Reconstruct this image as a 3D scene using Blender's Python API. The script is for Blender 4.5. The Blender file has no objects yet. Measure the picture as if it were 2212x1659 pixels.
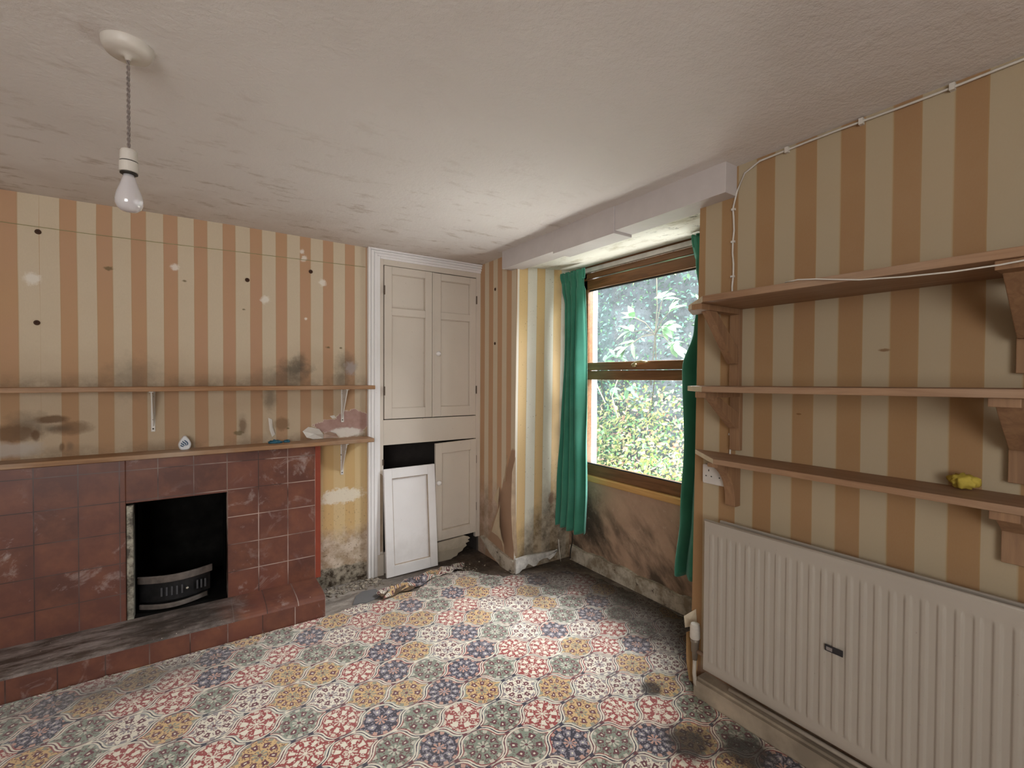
import bpy, bmesh, math, random
from mathutils import Matrix, Vector
random.seed(7)
S = bpy.context.scene
COL = S.collection
PI = math.pi
# ---------------------------------------------------------------- camera
yaw, pitch, roll, H = 0.59813862, 0.0156315, 0.00475773, 1.35
Fv = Vector((math.sin(yaw)*math.cos(pitch), math.cos(yaw)*math.cos(pitch), -math.sin(pitch)))
r0 = Vector((math.cos(yaw), -math.sin(yaw), 0)); u0 = r0.cross(Fv)
Rv = r0*math.cos(roll)+u0*math.sin(roll); Uv = -r0*math.sin(roll)+u0*math.cos(roll)
cam = bpy.data.cameras.new('camera'); cam.sensor_width = 36; cam.lens = 1001.4/2212*36; cam.clip_start = .02
co = bpy.data.objects.new('camera', cam); COL.objects.link(co)
m = Matrix((Rv, Uv, -Fv)).transposed().to_4x4(); m.translation = Vector((0, 0, H)); co.matrix_world = m
S.camera = co
# ---------------------------------------------------------------- world, light, exposure
w = bpy.data.worlds.new('overcast_sky'); S.world = w; w.use_nodes = True
bg = w.node_tree.nodes['Background']; bg.inputs[0].default_value = (.86, .93, 1, 1); bg.inputs[1].default_value = 2.6
def area(name, loc, target, sx, sy, power, col):
    l = bpy.data.lights.new(name, 'AREA'); l.shape = 'RECTANGLE'; l.size = sx; l.size_y = sy; l.energy = power; l.color = col
    o = bpy.data.objects.new(name, l); COL.objects.link(o); o.location = loc
    o.rotation_euler = (Vector(target)-Vector(loc)).to_track_quat('-Z', 'Y').to_euler(); return o
area('daylight_window', (3.15, 1.80, 2.75), (1.2, 2.0, .7), 1.6, 1.1, 230, (.93, .97, 1))
area('ceiling_fill_uplight', (3.0, 1.95, .40), (.9, 1.8, 2.2), 1.5, .8, 70, (1, .98, .93))  # added fill lamp hidden below the sill, aimed up to brighten the ceiling
area('daylight_rear_window', (-1.35, -1.93, 1.5), (-.2, 1.5, 1.8), 1.5, 1.2, 26, (1, .955, .90))
vs = S.view_settings
vs.view_transform = 'Standard'; vs.look = 'None'; vs.gamma = 1; vs.use_curve_mapping = False; vs.exposure = 0.7

# ---------------------------------------------------------------- material helpers
class M:
    def __init__(s, name):
        s.m = bpy.data.materials.new(name); s.m.use_nodes = True
        s.t = s.m.node_tree; s.n = s.t.nodes; s.b = s.n['Principled BSDF']; s._pos = None
    def new(s, typ): return s.n.new(typ)
    def put(s, sock, v):
        if isinstance(v, bpy.types.NodeSocket): s.t.links.new(v, sock)
        elif v is not None:
            if isinstance(v, (tuple, list)) and len(v) == 3 and sock.type == 'RGBA': v = (*v, 1)
            sock.default_value = v
    def pos(s):
        if s._pos is None:
            s._pos = s.new('ShaderNodeTexCoord').outputs['Object']
            sp = s.new('ShaderNodeSeparateXYZ'); s.put(sp.inputs[0], s._pos); s.x, s.y, s.z = sp.outputs
        return s._pos
    def op(s, o, a, b=0.0, c=0.0):
        n = s.new('ShaderNodeMath'); n.operation = o
        s.put(n.inputs[0], a); s.put(n.inputs[1], b); s.put(n.inputs[2], c); return n.outputs[0]
    def add(s, a, b): return s.op('ADD', a, b)
    def sub(s, a, b): return s.op('SUBTRACT', a, b)
    def mul(s, a, b): return s.op('MULTIPLY', a, b)
    def rng(s, v, a, b, lo=0.0, hi=1.0, smooth=False):
        n = s.new('ShaderNodeMapRange'); n.clamp = True
        if smooth: n.interpolation_type = 'SMOOTHSTEP'
        s.put(n.inputs[0], v); n.inputs[1].default_value = a; n.inputs[2].default_value = b
        n.inputs[3].default_value = lo; n.inputs[4].default_value = hi; return n.outputs[0]
    def vec(s, x, y, z):
        n = s.new('ShaderNodeCombineXYZ'); s.put(n.inputs[0], x); s.put(n.inputs[1], y); s.put(n.inputs[2], z); return n.outputs[0]
    def scale(s, v, k, off=(0, 0, 0)):
        n = s.new('ShaderNodeMapping'); s.put(n.inputs[0], v); n.inputs[3].default_value = k; n.inputs[1].default_value = off; return n.outputs[0]
    def noise(s, sc, det=3, rough=.55, v=None, dist=0.0, color=False):
        n = s.new('ShaderNodeTexNoise'); s.put(n.inputs['Vector'], v if v is not None else s.pos())
        n.inputs['Scale'].default_value = sc; n.inputs['Detail'].default_value = det; n.inputs['Roughness'].default_value = rough
        n.inputs['Distortion'].default_value = dist
        return n.outputs['Color'] if color else n.outputs['Fac']
    def voro(s, sc, v=None, feat='F1', out='Distance'):
        n = s.new('ShaderNodeTexVoronoi'); n.feature = feat; s.put(n.inputs['Vector'], v if v is not None else s.pos())
        n.inputs['Scale'].default_value = sc; return n.outputs[out]
    def mix(s, f, a, b, mode='MIX'):
        n = s.new('ShaderNodeMix'); n.data_type = 'RGBA'; n.blend_type = mode
        s.put(n.inputs[0], f); s.put(n.inputs[6], a); s.put(n.inputs[7], b); return n.outputs[2]
    def steps(s, f, cols):
        n = s.new('ShaderNodeValToRGB'); r = n.color_ramp; r.interpolation = 'CONSTANT'
        while len(r.elements) < len(cols): r.elements.new(1)
        for i, c in enumerate(cols): r.elements[i].position = i/len(cols); r.elements[i].color = (*c, 1)
        s.put(n.inputs[0], f); return n.outputs[0]
    def blob(s, p, r, soft=.5, wob=.5, sc=9, sq=(1, 1, 1)):
        """patch of dirt around a point of the object, edge broken up by noise"""
        s.pos(); n = s.new('ShaderNodeVectorMath'); n.operation = 'SUBTRACT'; s.put(n.inputs[0], s._pos); n.inputs[1].default_value = p
        q = s.new('ShaderNodeVectorMath'); q.operation = 'MULTIPLY'; s.put(q.inputs[0], n.outputs[0]); q.inputs[1].default_value = sq
        l = s.new('ShaderNodeVectorMath'); l.operation = 'LENGTH'; s.put(l.inputs[0], q.outputs[0])
        nz = s.noise(sc, 5, .65)
        d = s.add(l.outputs['Value'], s.mul(s.sub(nz, .5), r*2*wob))
        return s.rng(d, r, r*(1-soft), 0, 1)
    def bump(s, h, strength=.3, dist=.01):
        n = s.new('ShaderNodeBump'); n.inputs['Strength'].default_value = strength; n.inputs['Distance'].default_value = dist
        s.put(n.inputs['Height'], h); s.put(s.b.inputs['Normal'], n.outputs[0])
    def done(s, col, rough=.6, metal=0.0, spec=None):
        s.put(s.b.inputs['Base Color'], col); s.put(s.b.inputs['Roughness'], rough); s.put(s.b.inputs['Metallic'], metal)
        if spec is not None: s.b.inputs['Specular IOR Level'].default_value = spec
        return s.m

def plain(name, col, rough=.5, metal=0.0, var=.12, sc=14, dark=None, spec=None):
    a = M(name); a.pos(); d = dark or tuple(c*(1-var*2) for c in col)
    f = a.rng(a.noise(sc, 5, .6), .35, .7)
    return a.done(a.mix(f, d, col), rough, metal, spec)

def wallpaper(name, ax, x0, period, duty, stains=None, cream=(.65, .545, .405), gold=(.53, .335, .17), seam=None):
    a = M(name); a.pos(); c = a.x if ax == 'X' else a.y
    wob = a.mul(a.sub(a.noise(2.2, 2), .5), .006)
    c2 = a.add(c, wob)
    if seam is not None:                       # a join where two drops of paper do not match
        c2 = a.add(c2, a.mul(a.op('LESS_THAN', c, seam[0]), seam[1]))
    ph = a.op('FRACT', a.mul(a.sub(c2, x0), 1/period))
    d = a.op('ABSOLUTE', a.sub(ph, duty/2)); m_ = a.rng(d, duty/2+.01, duty/2-.01)
    g2 = a.mix(a.noise(1.4, 2), gold, (gold[0]*1.0, gold[1]*.92, gold[2]*1.25))
    col = a.mix(m_, cream, g2)
    line = a.mul(a.rng(a.op('ABSOLUTE', a.sub(d, duty/2)), .03, .015), .25)
    col = a.mix(line, col, (.42, .28, .12))
    tex = a.noise(260, 2, .7, v=a.scale(a._pos, (1, 1, .45)))
    col = a.mix(a.mul(a.rng(tex, .3, .7), .10), col, (.40, .31, .20))
    col = a.mix(a.mul(a.rng(a.noise(3.2, 4), .5, .8), .16), col, (.50, .36, .22))
    ht = tex
    if stains: col = stains(a, col)
    a.bump(ht, .12, .002)
    return a.done(col, .8, 0, .25)

# ---------------------------------------------------------------- mesh helpers
def link(name, bm, mat, parent=None, smooth=False, bevel=0, loc=None):
    bmesh.ops.recalc_face_normals(bm, faces=bm.faces)
    me = bpy.data.meshes.new(name); bm.to_mesh(me); bm.free()
    for m_ in (mat if isinstance(mat, (list, tuple)) else [mat]): me.materials.append(m_)
    if smooth:
        for p in me.polygons: p.use_smooth = True
    o = bpy.data.objects.new(name, me); COL.objects.link(o)
    if parent: o.parent = parent; o.matrix_parent_inverse = parent.matrix_basis.inverted()
    if bevel:
        b = o.modifiers.new('bevel', 'BEVEL'); b.width = bevel; b.segments = 2; b.limit_method = 'ANGLE'; b.angle_limit = .6
    return o
def tag(o, label=None, cat=None, group=None, kind=None):
    if label: o['label'] = label
    if cat: o['category'] = cat
    if group: o['group'] = group
    if kind: o['kind'] = kind
    return o
def thing(name, loc, label, cat, group=None, rz=0):
    o = bpy.data.objects.new(name, None); COL.objects.link(o); o.location = loc; o.rotation_euler = (0, 0, rz); o.empty_display_size = .05
    bpy.context.view_layer.update()
    return tag(o, label, cat, group)
def box(bm, x0, x1, y0, y1, z0, z1, mi=0):
    vs_ = [bm.verts.new((x, y, z)) for x in (x0, x1) for y in (y0, y1) for z in (z0, z1)]
    for f in ((0, 1, 3, 2), (4, 6, 7, 5), (0, 4, 5, 1), (2, 3, 7, 6), (0, 2, 6, 4), (1, 5, 7, 3)):
        fa = bm.faces.new([vs_[i] for i in f]); fa.material_index = mi
    return vs_
def B(*b, mi=0):
    bm = bmesh.new()
    for q in b: box(bm, *q, mi=mi)
    return bm
def prism(poly, ax, a, b, bm=None):
    """polygon in the two other axes, extruded along ax from a to b"""
    bm = bm or bmesh.new()
    def P(p, t): return (t, p[0], p[1]) if ax == 'x' else ((p[0], t, p[1]) if ax == 'y' else (p[0], p[1], t))
    A = [bm.verts.new(P(p, a)) for p in poly]; Bv = [bm.verts.new(P(p, b)) for p in poly]
    n = len(poly); bm.faces.new(A); bm.faces.new(Bv[::-1])
    for i in range(n): bm.faces.new((A[i], A[(i+1) % n], Bv[(i+1) % n], Bv[i]))
    return bm
def tube(path, r, bm=None, seg=8, cap=True):
    bm = bm or bmesh.new(); path = [Vector(p) for p in path]; rings = []
    for i, p in enumerate(path):
        d = (path[min(i+1, len(path)-1)]-path[max(i-1, 0)]).normalized()
        s_ = d.cross(Vector((0, 0, 1)) if abs(d.z) < .9 else Vector((1, 0, 0))).normalized(); t = d.cross(s_)
        rr = r[i] if isinstance(r, (list, tuple)) else r
        rings.append([bm.verts.new(p+(s_*math.cos(k*2*PI/seg)+t*math.sin(k*2*PI/seg))*rr) for k in range(seg)])
    for a, b in zip(rings, rings[1:]):
        for k in range(seg): bm.faces.new((a[k], a[(k+1) % seg], b[(k+1) % seg], b[k]))
    if cap: bm.faces.new(rings[0][::-1]); bm.faces.new(rings[-1])
    return bm
def lathe(prof, c, bm=None, seg=28, axis='z', ang=0):
    """prof = [(radius, height)] turned about an axis through c"""
    bm = bm or bmesh.new(); rings = []
    for r, h in prof:
        ring = []
        for k in range(seg):
            a = k*2*PI/seg; x, y = r*math.cos(a), r*math.sin(a)
            p = {'z': (x, y, h), 'y': (x, h, y), 'x': (h, x, y)}[axis]
            ring.append(bm.verts.new((c[0]+p[0], c[1]+p[1], c[2]+p[2])))
        rings.append(ring)
    for a, b in zip(rings, rings[1:]):
        for k in range(seg): bm.faces.new((a[k], a[(k+1) % seg], b[(k+1) % seg], b[k]))
    bm.faces.new(rings[0][::-1]); bm.faces.new(rings[-1]); return bm
def grid(fn, nu, nv, bm=None):
    bm = bm or bmesh.new(); g = [[bm.verts.new(fn(i/nu, j/nv)) for j in range(nv+1)] for i in range(nu+1)]
    for i in range(nu):
        for j in range(nv): bm.faces.new((g[i][j], g[i+1][j], g[i+1][j+1], g[i][j+1]))
    return bm
def solid(o, t, off=0):
    s_ = o.modifiers.new('thick', 'SOLIDIFY'); s_.thickness = t; s_.offset = off; return o
def struct(name, bm, mat, label=None, **k):
    o = link(name, bm, mat, **k); tag(o, label, None, None, 'structure'); return o

# ---------------------------------------------------------------- wall finishes
YB, XR, XW, YA0, YA1, ZC = 3.083, 1.803, 2.31, 1.21, 2.60, 2.20
def st_back(a, c):
    z, x = a.z, a.x
    P = lambda p: (p[0], YB, p[1])
    # tide mark of damp under the shelves
    damp = a.rng(a.add(z, a.mul(a.sub(a.noise(3, 4), .5), .5)), 1.5, 1.15)
    c = a.mix(a.mul(damp, .38), c, (.30, .185, .10))
    # black mould above the upper shelf
    for p, r, k, q in (((.50, 1.39), .085, .8, (.75, 1, 1)), ((.53, 1.43), .05, .6, (1, 1, .7)), ((.80, 1.42), .085, .62, (1, 1, .8)), ((.77, 1.33), .06, .5, (1, 1, 1)),
                       ((.42, 1.33), .13, .45, (.7, 1, 1.6)), ((-.27, 1.33), .14, .4, (1, 1, 1)), ((.36, 1.21), .07, .6, (1.5, 1, .8)), ((-.66, 1.11), .10, .6, (1, 1, 1.2)),
                       ((-.56, 1.09), .05, .7, (.6, 1, 2)), ((-.51, 1.0), .025, .5, (1.5, 1, .8)), ((.22, 1.05), .07, .3, (2, 1, .8))):
        c = a.mix(a.mul(a.blob(P(p), r, .8, .55, 22, q), k), c, (.125, .10, .075))
    c = a.mix(a.mul(a.blob(P((.83, 1.40)), .05, .5, .7, 40), .7), c, (.42, .37, .36))
    for zc, wd, k in ((1.292, .075, .55), (.954, .06, .6)):      # grime settled just above each shelf
        g = a.mul(a.rng(z, zc+wd, zc), a.rng(z, zc-.004, zc)); g = a.mul(g, a.rng(a.noise(7, 5, .7), .36, .6))
        c = a.mix(a.mul(g, k), c, (.16, .11, .07))
    for p, r, k, q in (((-.70, 1.075), .075, .75, (.8, 1, 1.3)), ((-.63, 1.06), .03, .8, (1.6, 1, .9)), ((-.57, 1.135), .035, .85, (.5, 1, 1.5)), ((-.50, 1.09), .05, .6, (.6, 1, 1.2)), ((-.54, 1.0), .02, .7, (1.6, 1, .7)),
                       ((.42, 1.06), .05, .55, (1, 1, 1)), ((.22, 1.06), .04, .6, (1.8, 1, .8))):
        c = a.mix(a.mul(a.blob(P(p), r, .45, .5, 18, q), k), c, (.15, .085, .045))
    c = a.mix(a.mul(a.blob(P((-.72, 1.0)), .09, .5, .5, 16, (.7, 1, 2)), .7), c, (.50, .46, .42))
    # grey dust bloom, white filler spots
    for p, r in (((.339, 1.798), .028), ((.659, 1.934), .026), ((.55, 2.07), .022), ((-.635, 1.80), .035), ((-.09, 1.93), .022), ((.54, 2.11), .018), ((.56, 1.70), .012)):
        c = a.mix(a.mul(a.blob(P(p), r, .5, .8, 45), .8), c, (.84, .79, .72))
    for p, r in (((-.36, 1.885), .022), ((-.05, 1.86), .014), ((.23, 1.73), .012), ((.69, 1.53), .016), ((.77, 1.53), .012), ((.46, 1.03), .012), ((.20, 1.02), .03)):
        c = a.mix(a.mul(a.blob(P(p), r, .5, .9, 50, (1, 1, 1.8)), .8), c, (.16, .12, .06))
    # bare pink plaster where the paper came away
    e = a.op('MAXIMUM', a.blob(P((.85, 1.055)), .085, .05, .5, 26, (.8, 1, 1.1)), a.blob(P((.71, 1.03)), .07, .05, .6, 26, (.7, 1, 1.6)))
    c = a.mix(a.mul(a.rng(e, .02, .6), 1), c, (.80, .73, .62)); c = a.mix(a.rng(e, .5, .9), c, a.mix(a.noise(30, 4), (.30, .17, .14), (.50, .33, .29)))
    e = a.blob(P((.80, .985)), .14, .3, .5, 30, (1, 1, 4)); c = a.mix(a.mul(e, .85), c, (.74, .69, .63))
    # alcove paper below the mantel shelf: washed-out band, then bare damp plaster
    e = a.mul(a.op('MULTIPLY', a.rng(x, .58, .62), a.rng(z, .93, .90)), 1)
    c = a.mix(a.mul(e, .45), c, (.78, .56, .22))
    c = a.mix(a.mul(a.blob(P((.77, .575)), .16, .3, .75, 36, (1, 1, 3)), .85), c, (.78, .72, .60))
    b = a.mul(e, a.rng(a.add(z, a.mul(a.sub(a.noise(9, 5, .7), .5), .26)), .40, .28))
    c = a.mix(a.mul(b, .85), c, a.mix(a.rng(a.noise(14, 5, .7), .38, .62), (.32, .235, .165), (.62, .53, .45)))
    c = a.mix(a.mul(e, a.mul(a.rng(a.noise(70, 3, .7), .60, .68), a.rng(z, .7, .25, 0, .8))), c, (.14, .10, .06))
    rot = a.rng(a.add(z, a.mul(a.sub(a.noise(16, 4), .5), .05)), .125, .115)
    c = a.mix(rot, c, a.mix(a.rng(a.noise(22, 5, .7), .4, .6), (.05, .035, .022), (.36, .31, .24)))
    return c
def st_piece(a, c):                       # the narrow pier between cupboard and window
    z, y = a.z, a.y; nz = a.noise(10, 5, .65)
    dd = a.add(z, a.mul(a.sub(nz, .5), .30))
    c = a.mix(a.rng(dd, .62, .40, 0, .8), c, a.mix(a.rng(a.noise(11, 5, .7), .35, .65), (.25, .17, .115), (.52, .38, .31)))
    edge = a.add(y, a.mul(z, .42))        # strip torn off along the corner
    e = a.mul(a.rng(a.add(edge, a.mul(a.sub(a.noise(7, 4), .5), .05)), 3.005, 2.995), a.rng(z, .86, .84))
    c = a.mix(e, c, a.mix(a.noise(8, 3), (.33, .205, .13), (.43, .28, .19)))
    for p, r in (((2.867, 1.986), .014), ((2.87, 1.592), .013)):
        c = a.mix(a.blob((XR, *p), r, .4, .5, 60), c, (.10, .05, .02))
    return c
def st_reveal(a, c):
    z, x = a.z, a.x
    c = a.mix(a.mul(a.rng(a.noise(2.0, 3), .45, .6), a.mul(a.rng(x, 2.1, 2.2), .8)), c, (.36, .26, .15))
    low = a.rng(a.add(a.sub(z, a.mul(a.sub(x, 1.8), 1.25)), a.mul(a.sub(a.noise(8, 5, .7), .5), .35)), .28, -.02)
    c = a.mix(a.mul(low, .9), c, a.mix(a.rng(a.noise(10, 5, .7), .4, .62), (.115, .085, .055), (.44, .36, .27)))
    c = a.mix(a.mul(a.rng(a.noise(75, 2, .6), .70, .74), .7), c, (.2, .13, .07))
    c = a.mix(a.rng(x, 1.822, 1.818), c, (.80, .74, .65))
    c = a.mix(a.mul(a.blob((2.13, YA1, .47), .05, .4, .6, 26, (1.6, 1, .9)), .85), c, (.20, .12, .08))
    return c
def st_right(a, c):
    c = a.mix(a.mul(a.rng(a.noise(1.7, 3), .45, .7), .25), c, (.45, .31, .17))
    c = a.mix(a.mul(a.rng(a.add(a.z, a.mul(a.sub(a.noise(6, 4), .5), .1)), .14, .08), .85), c, (.16, .09, .06))
    for p, r in (((.55, 1.44), .018), ((.80, 1.22), .012)):
        c = a.mix(a.mul(a.blob((XR, *p), r, .5, .5, 60, (1, 1, 3)), .8), c, (.2, .1, .04))
    return c
m_back = wallpaper('striped_paper_back', 'X', -.407, .1335, .46, st_back, seam=(-.61, -.063))
m_right = wallpaper('striped_paper_right_shaded', 'Y', .325, .1425, .49, st_right, cream=(.45, .37, .255), gold=(.355, .215, .09))  # back-wall paper with this side's dimmer light put into both stripe colours
m_piece = wallpaper('striped_paper_pier', 'Y', 2.655, .1195, .5, st_piece)
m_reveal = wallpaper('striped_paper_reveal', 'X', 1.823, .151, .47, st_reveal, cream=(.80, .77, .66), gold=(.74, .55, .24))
def mk_ceiling():
    a = M('stippled_ceiling_paint'); a.pos()
    mo = a.rng(a.add(a.y, a.mul(a.sub(a.noise(2.3, 5, .65), .5), 1.1)), 2.55, 3.15)
    c = a.mix(a.rng(a.noise(1.1, 3), .35, .7), (.76, .725, .705), (.83, .80, .785))
    c = a.mix(a.mul(mo, .48), c, (.42, .33, .26))
    c = a.mix(a.mul(a.rng(a.noise(5, 6, .7, v=a.scale(a._pos, (1, 2.2, 1))), .55, .7), a.rng(a.y, 1.4, 2.8, .05, .8)), c, (.36, .28, .21))
    n1 = a.noise(38, 4, .7); n2 = a.noise(9, 3, .6)
    a.bump(a.add(n1, a.mul(n2, .9)), .40, .010)
    return a.done(c, .9, 0, .2)
m_ceil = mk_ceiling()
def mk_alc():
    a = M('mould_spotted_alcove_ceiling'); a.pos()
    c = a.mix(a.rng(a.noise(9, 5, .7, v=a.scale(a._pos, (1, .5, 1))), .52, .68), (.82, .81, .74), (.56, .53, .43))
    c = a.mix(a.mul(a.rng(a.noise(16, 6, .75), .55, .64), a.rng(a.y, 1.9, 1.3, 0, .8)), c, (.2, .2, .18))
    a.bump(a.noise(26, 4, .7), .5, .01); return a.done(c, .9, 0, .2)
def mk_damp():
    a = M('damp_brown_plaster'); a.pos()
    c = a.mix(a.rng(a.noise(6, 5, .65), .3, .7), (.36, .235, .165), (.46, .31, .215))
    v = a.scale(a._pos, (1, 1, 1)); n = a.new('ShaderNodeVectorRotate'); n.rotation_type = 'X_AXIS'; a.put(n.inputs['Vector'], v); n.inputs['Angle'].default_value = .75
    st = a.noise(2.6, 5, .62, v=a.scale(n.outputs[0], (1, 2.0, .75), (.3, .35, .2)))
    low = a.rng(a.z, .62, .30)
    c = a.mix(a.mul(a.rng(st, .45, .62), a.mul(low, .9)), c, (.055, .042, .03))
    c = a.mix(a.mul(a.blob((XW, 2.42, .35), .16, .6, .5, 12, (1, 1, .6)), .8), c, (.06, .045, .035))
    c = a.mix(a.mul(a.rng(a.noise(30, 5, .7), .6, .75), .4), c, (.60, .48, .38))
    a.bump(a.noise(22, 5), .3, .006); return a.done(c, .75, 0, .3)
m_damp = mk_damp()
m_white = plain('old_white_gloss_paint', (.80, .77, .72), .42, var=.05, sc=7)
m_grey = plain('lilac_grey_casing_paint', (.60, .555, .545), .55, var=.03)
m_near = plain('plain_cream_plaster', (.62, .54, .42), .85)
def mk_skirt():
    a = M('rotten_painted_skirting'); a.pos()
    c = a.mix(a.rng(a.noise(7, 5, .7), .42, .6), (.56, .50, .41), (.25, .20, .14))
    c = a.mix(a.rng(a.noise(16, 6, .75), .58, .66), c, (.07, .05, .035))
    a.bump(a.noise(20, 5), .4, .006); return a.done(c, .7)
m_skirt = mk_skirt()
def mk_floor():
    a = M('wet_dark_floor'); a.pos()
    c = a.mix(a.rng(a.noise(5, 6, .7), .4, .65), (.035, .026, .02), (.14, .105, .08))
    lt = a.mul(a.rng(a.x, 1.25, .8), a.rng(a.y, 2.5, 2.75))
    c = a.mix(a.mul(lt, a.rng(a.noise(6, 6, .75, v=a.scale(a._pos, (1, 3, 1))), .36, .6, .25, 1)), c, (.40, .36, .32))
    c = a.mix(a.mul(a.rng(a.noise(40, 5, .7), .58, .68), .5), c, (.33, .27, .2))
    a.bump(a.noise(28, 6, .7), .5, .01); return a.done(c, a.rng(a.noise(4, 3), .4, .6, .35, .8))
m_floor = mk_floor()

# ---------------------------------------------------------------- room shell
XL, YN = -2.6, -2.0
struct('floor', B((XL, XW+.1, YN, YB+.5, -.1, 0)), m_floor, 'dark wet floor bare around the edges of the patterned carpet')
def cfn(u, v):
    x = XL+(XR+.02-XL)*u; y = YN+(YB+.02-YN)*v
    return (x, y, ZC + .004*math.sin(3.1*x+1)*math.sin(2.7*y))
bm = grid(cfn, 40, 46); box(bm, XL, XR+.3, YN, YB+.4, ZC+.03, ZC+.12)
struct('ceiling', bm, m_ceil, 'off-white stippled ceiling stained brown towards the back wall', smooth=True)
# back wall with openings for the firebox and the cupboard
FX0, FX1, FZ1 = -.263, .138, .71
bm = B((XL, FX0, YB, YB+.12, 0, ZC+.02), (FX0, FX1, YB, YB+.12, FZ1, ZC+.02), (FX1, .936, YB, YB+.12, 0, ZC+.02),
       (FX0, FX1, YB, YB+.12, 0, .1), (.936, XR+.1, YB, YB+.12, 2.185, ZC+.02))
wb = struct('wall_back', bm, m_back, 'back wall papered in cream and gold stripes')
bm = B((XL-.1, XL, YN, YB+.1, 0, ZC+.05)); struct('wall_left', bm, m_near)
bm = B((XL, -2.2, YN-.1, YN, 0, ZC+.05), (-.5, XR+.1, YN-.1, YN, 0, ZC+.05), (-2.2, -.5, YN-.1, YN, 0, .85), (-2.2, -.5, YN-.1, YN, 2.1, ZC+.05))
struct('wall_near', bm, m_near)
# right wall; its edge by the window leans a little
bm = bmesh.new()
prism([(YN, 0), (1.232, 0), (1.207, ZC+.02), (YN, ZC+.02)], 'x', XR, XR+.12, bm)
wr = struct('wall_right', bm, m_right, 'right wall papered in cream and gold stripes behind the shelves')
wrp = struct('wall_pier', prism([(2.62, 0), (YB+.02, 0), (YB+.02, ZC+.02), (2.588, ZC+.02)], 'x', XR, XR+.004), m_piece,
             'narrow striped pier between cupboard and window alcove with torn paper')
# alcove
wv = struct('wall_reveal', prism([(XR+.004, 0), (XW+.05, 0), (XW+.05, 2.2), (XR+.004, 2.2)], 'y', YA1, YA1+.5), m_reveal, 'left side of the window alcove in pale striped paper')
# keep the reveal flush with the leaning pier edge
for v in wv.data.vertices:
    if v.co.y < YA1+.1: v.co.y = 2.62-.032*v.co.z/ZC
bm = B((XR+.12, XW+.13, 1.10, YA0, 0, 2.2)); struct('wall_reveal_right', bm, m_reveal)
WY0, WY1, WZ0, WZ1 = 1.40, 2.475, .655, 2.075
bm = B((XW, XW+.13, 1.1, YA1+.1, 0, WZ0), (XW, XW+.13, 1.1, WY0, WZ0, 2.3), (XW, XW+.13, WY1, YA1+.1, WZ0, 2.3), (XW, XW+.13, WY0, WY1, 2.12, 2.3))
struct('wall_window', bm, m_damp, 'bare damp brown plaster wall under the window')
bm = prism([(XR-.01, 2.095), (XW+.02, 2.133), (XW+.02, 2.3), (XR-.01, 2.3)], 'y', 1.15, YA1+.05)
struct('ceiling_alcove', bm, mk_alc(), 'small mould-spotted ceiling over the window alcove')
# boarded lintel over the alcove: three overlapping boards
bm = B((1.725, 1.85, 2.105, 2.66, 2.082, 2.21), (1.718, 1.85, 1.63, 2.105, 2.066, 2.21), (1.724, 1.85, 1.045, 1.63, 2.080, 2.21))
struct('trim_1', bm, m_grey, 'lilac-grey boxed casing across the top of the window alcove', bevel=.002)
# skirtings
bm = bmesh.new()
n = 26
top = [(1.24+(2.58-1.24)*i/n, .105+.008*math.sin(i*1.3)+random.uniform(-.006, .004)) for i in range(n+1)]
prism([(1.24, -.0), (2.58, -.0)]+top[::-1], 'x', XW-.028, XW, bm)
struct('baseboard_window', bm, m_skirt, 'rotten painted skirting under the window')
bm = bmesh.new(); rnd = random.Random(3)
pts = [(1.83+(2.17-1.83)*i/14, (.035 if 2 < i else .0)+.018*math.sin(i*.9)+rnd.uniform(0, .012)) for i in range(15)]
pts = [(x, max(.0, z if x < 2.09 else z+(x-2.09)*.6)) for x, z in pts]
prism([(1.80, .0)]+pts+[(2.17, .085), (2.0, .098), (1.9, .105), (1.80, .10)], 'y', 2.605, 2.625, bm)
for v in bm.verts:
    v.co.y -= .022
struct('baseboard_reveal', bm, plain('flaking_white_plaster', (.72, .69, .64), .8, var=.2, sc=25), 'flaking white broken skirting at the foot of the alcove side')
bm = prism([(2.60, .0), (2.60, .085), (2.75, .10), (3.02, .145), (3.04, .13), (2.9, .05), (2.75, .0)], 'x', XR-.02, XR)
struct('baseboard_pier', bm, m_skirt)
bm = B((1.735, XR, YN, 1.17, 0, .075)); box(bm, 1.75, XR, YN, 1.16, .075, .085)
struct('baseboard_right', bm, plain('dirty_cream_skirting', (.50, .41, .31), .6, var=.25, sc=6), 'dirty cream skirting below the radiator')

# torn and curled paper hanging on the pier and reveal: parts of the walls
m_paper = plain('torn_backing_paper', (.50, .36, .24), .9, var=.15)
m_paperl = plain('curled_wallpaper', (.66, .53, .36), .85, var=.08)
def flap(name, pts, mat, parent, t=.0012):
    bm = bmesh.new(); c = sum((Vector(p) for p in pts), Vector())/len(pts); cv = bm.verts.new(c)
    vv = [bm.verts.new(p) for p in pts]
    for i in range(len(vv)): bm.faces.new((cv, vv[i], vv[(i+1) % len(vv)]))
    o = link(name, bm, mat, parent); solid(o, t); return o
X_ = XR
flap('torn_paper', [(X_-.003, 2.80, .56), (X_-.02, 2.775, .52), (X_-.05, 2.745, .43), (X_-.04, 2.76, .40), (X_-.02, 2.80, .44), (X_-.003, 2.87, .455), (X_-.003, 2.84, .51)], m_paperl, wrp)
flap('torn_paper', [(X_-.003, 2.785, .43), (X_-.03, 2.755, .38), (X_-.05, 2.72, .30), (X_-.055, 2.70, .28), (X_-.045, 2.69, .18), (X_-.02, 2.70, .10), (X_-.006, 2.73, .16), (X_-.01, 2.80, .20), (X_-.003, 2.90, .205), (X_-.003, 2.85, .31)], m_paperl, wrp)
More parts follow.
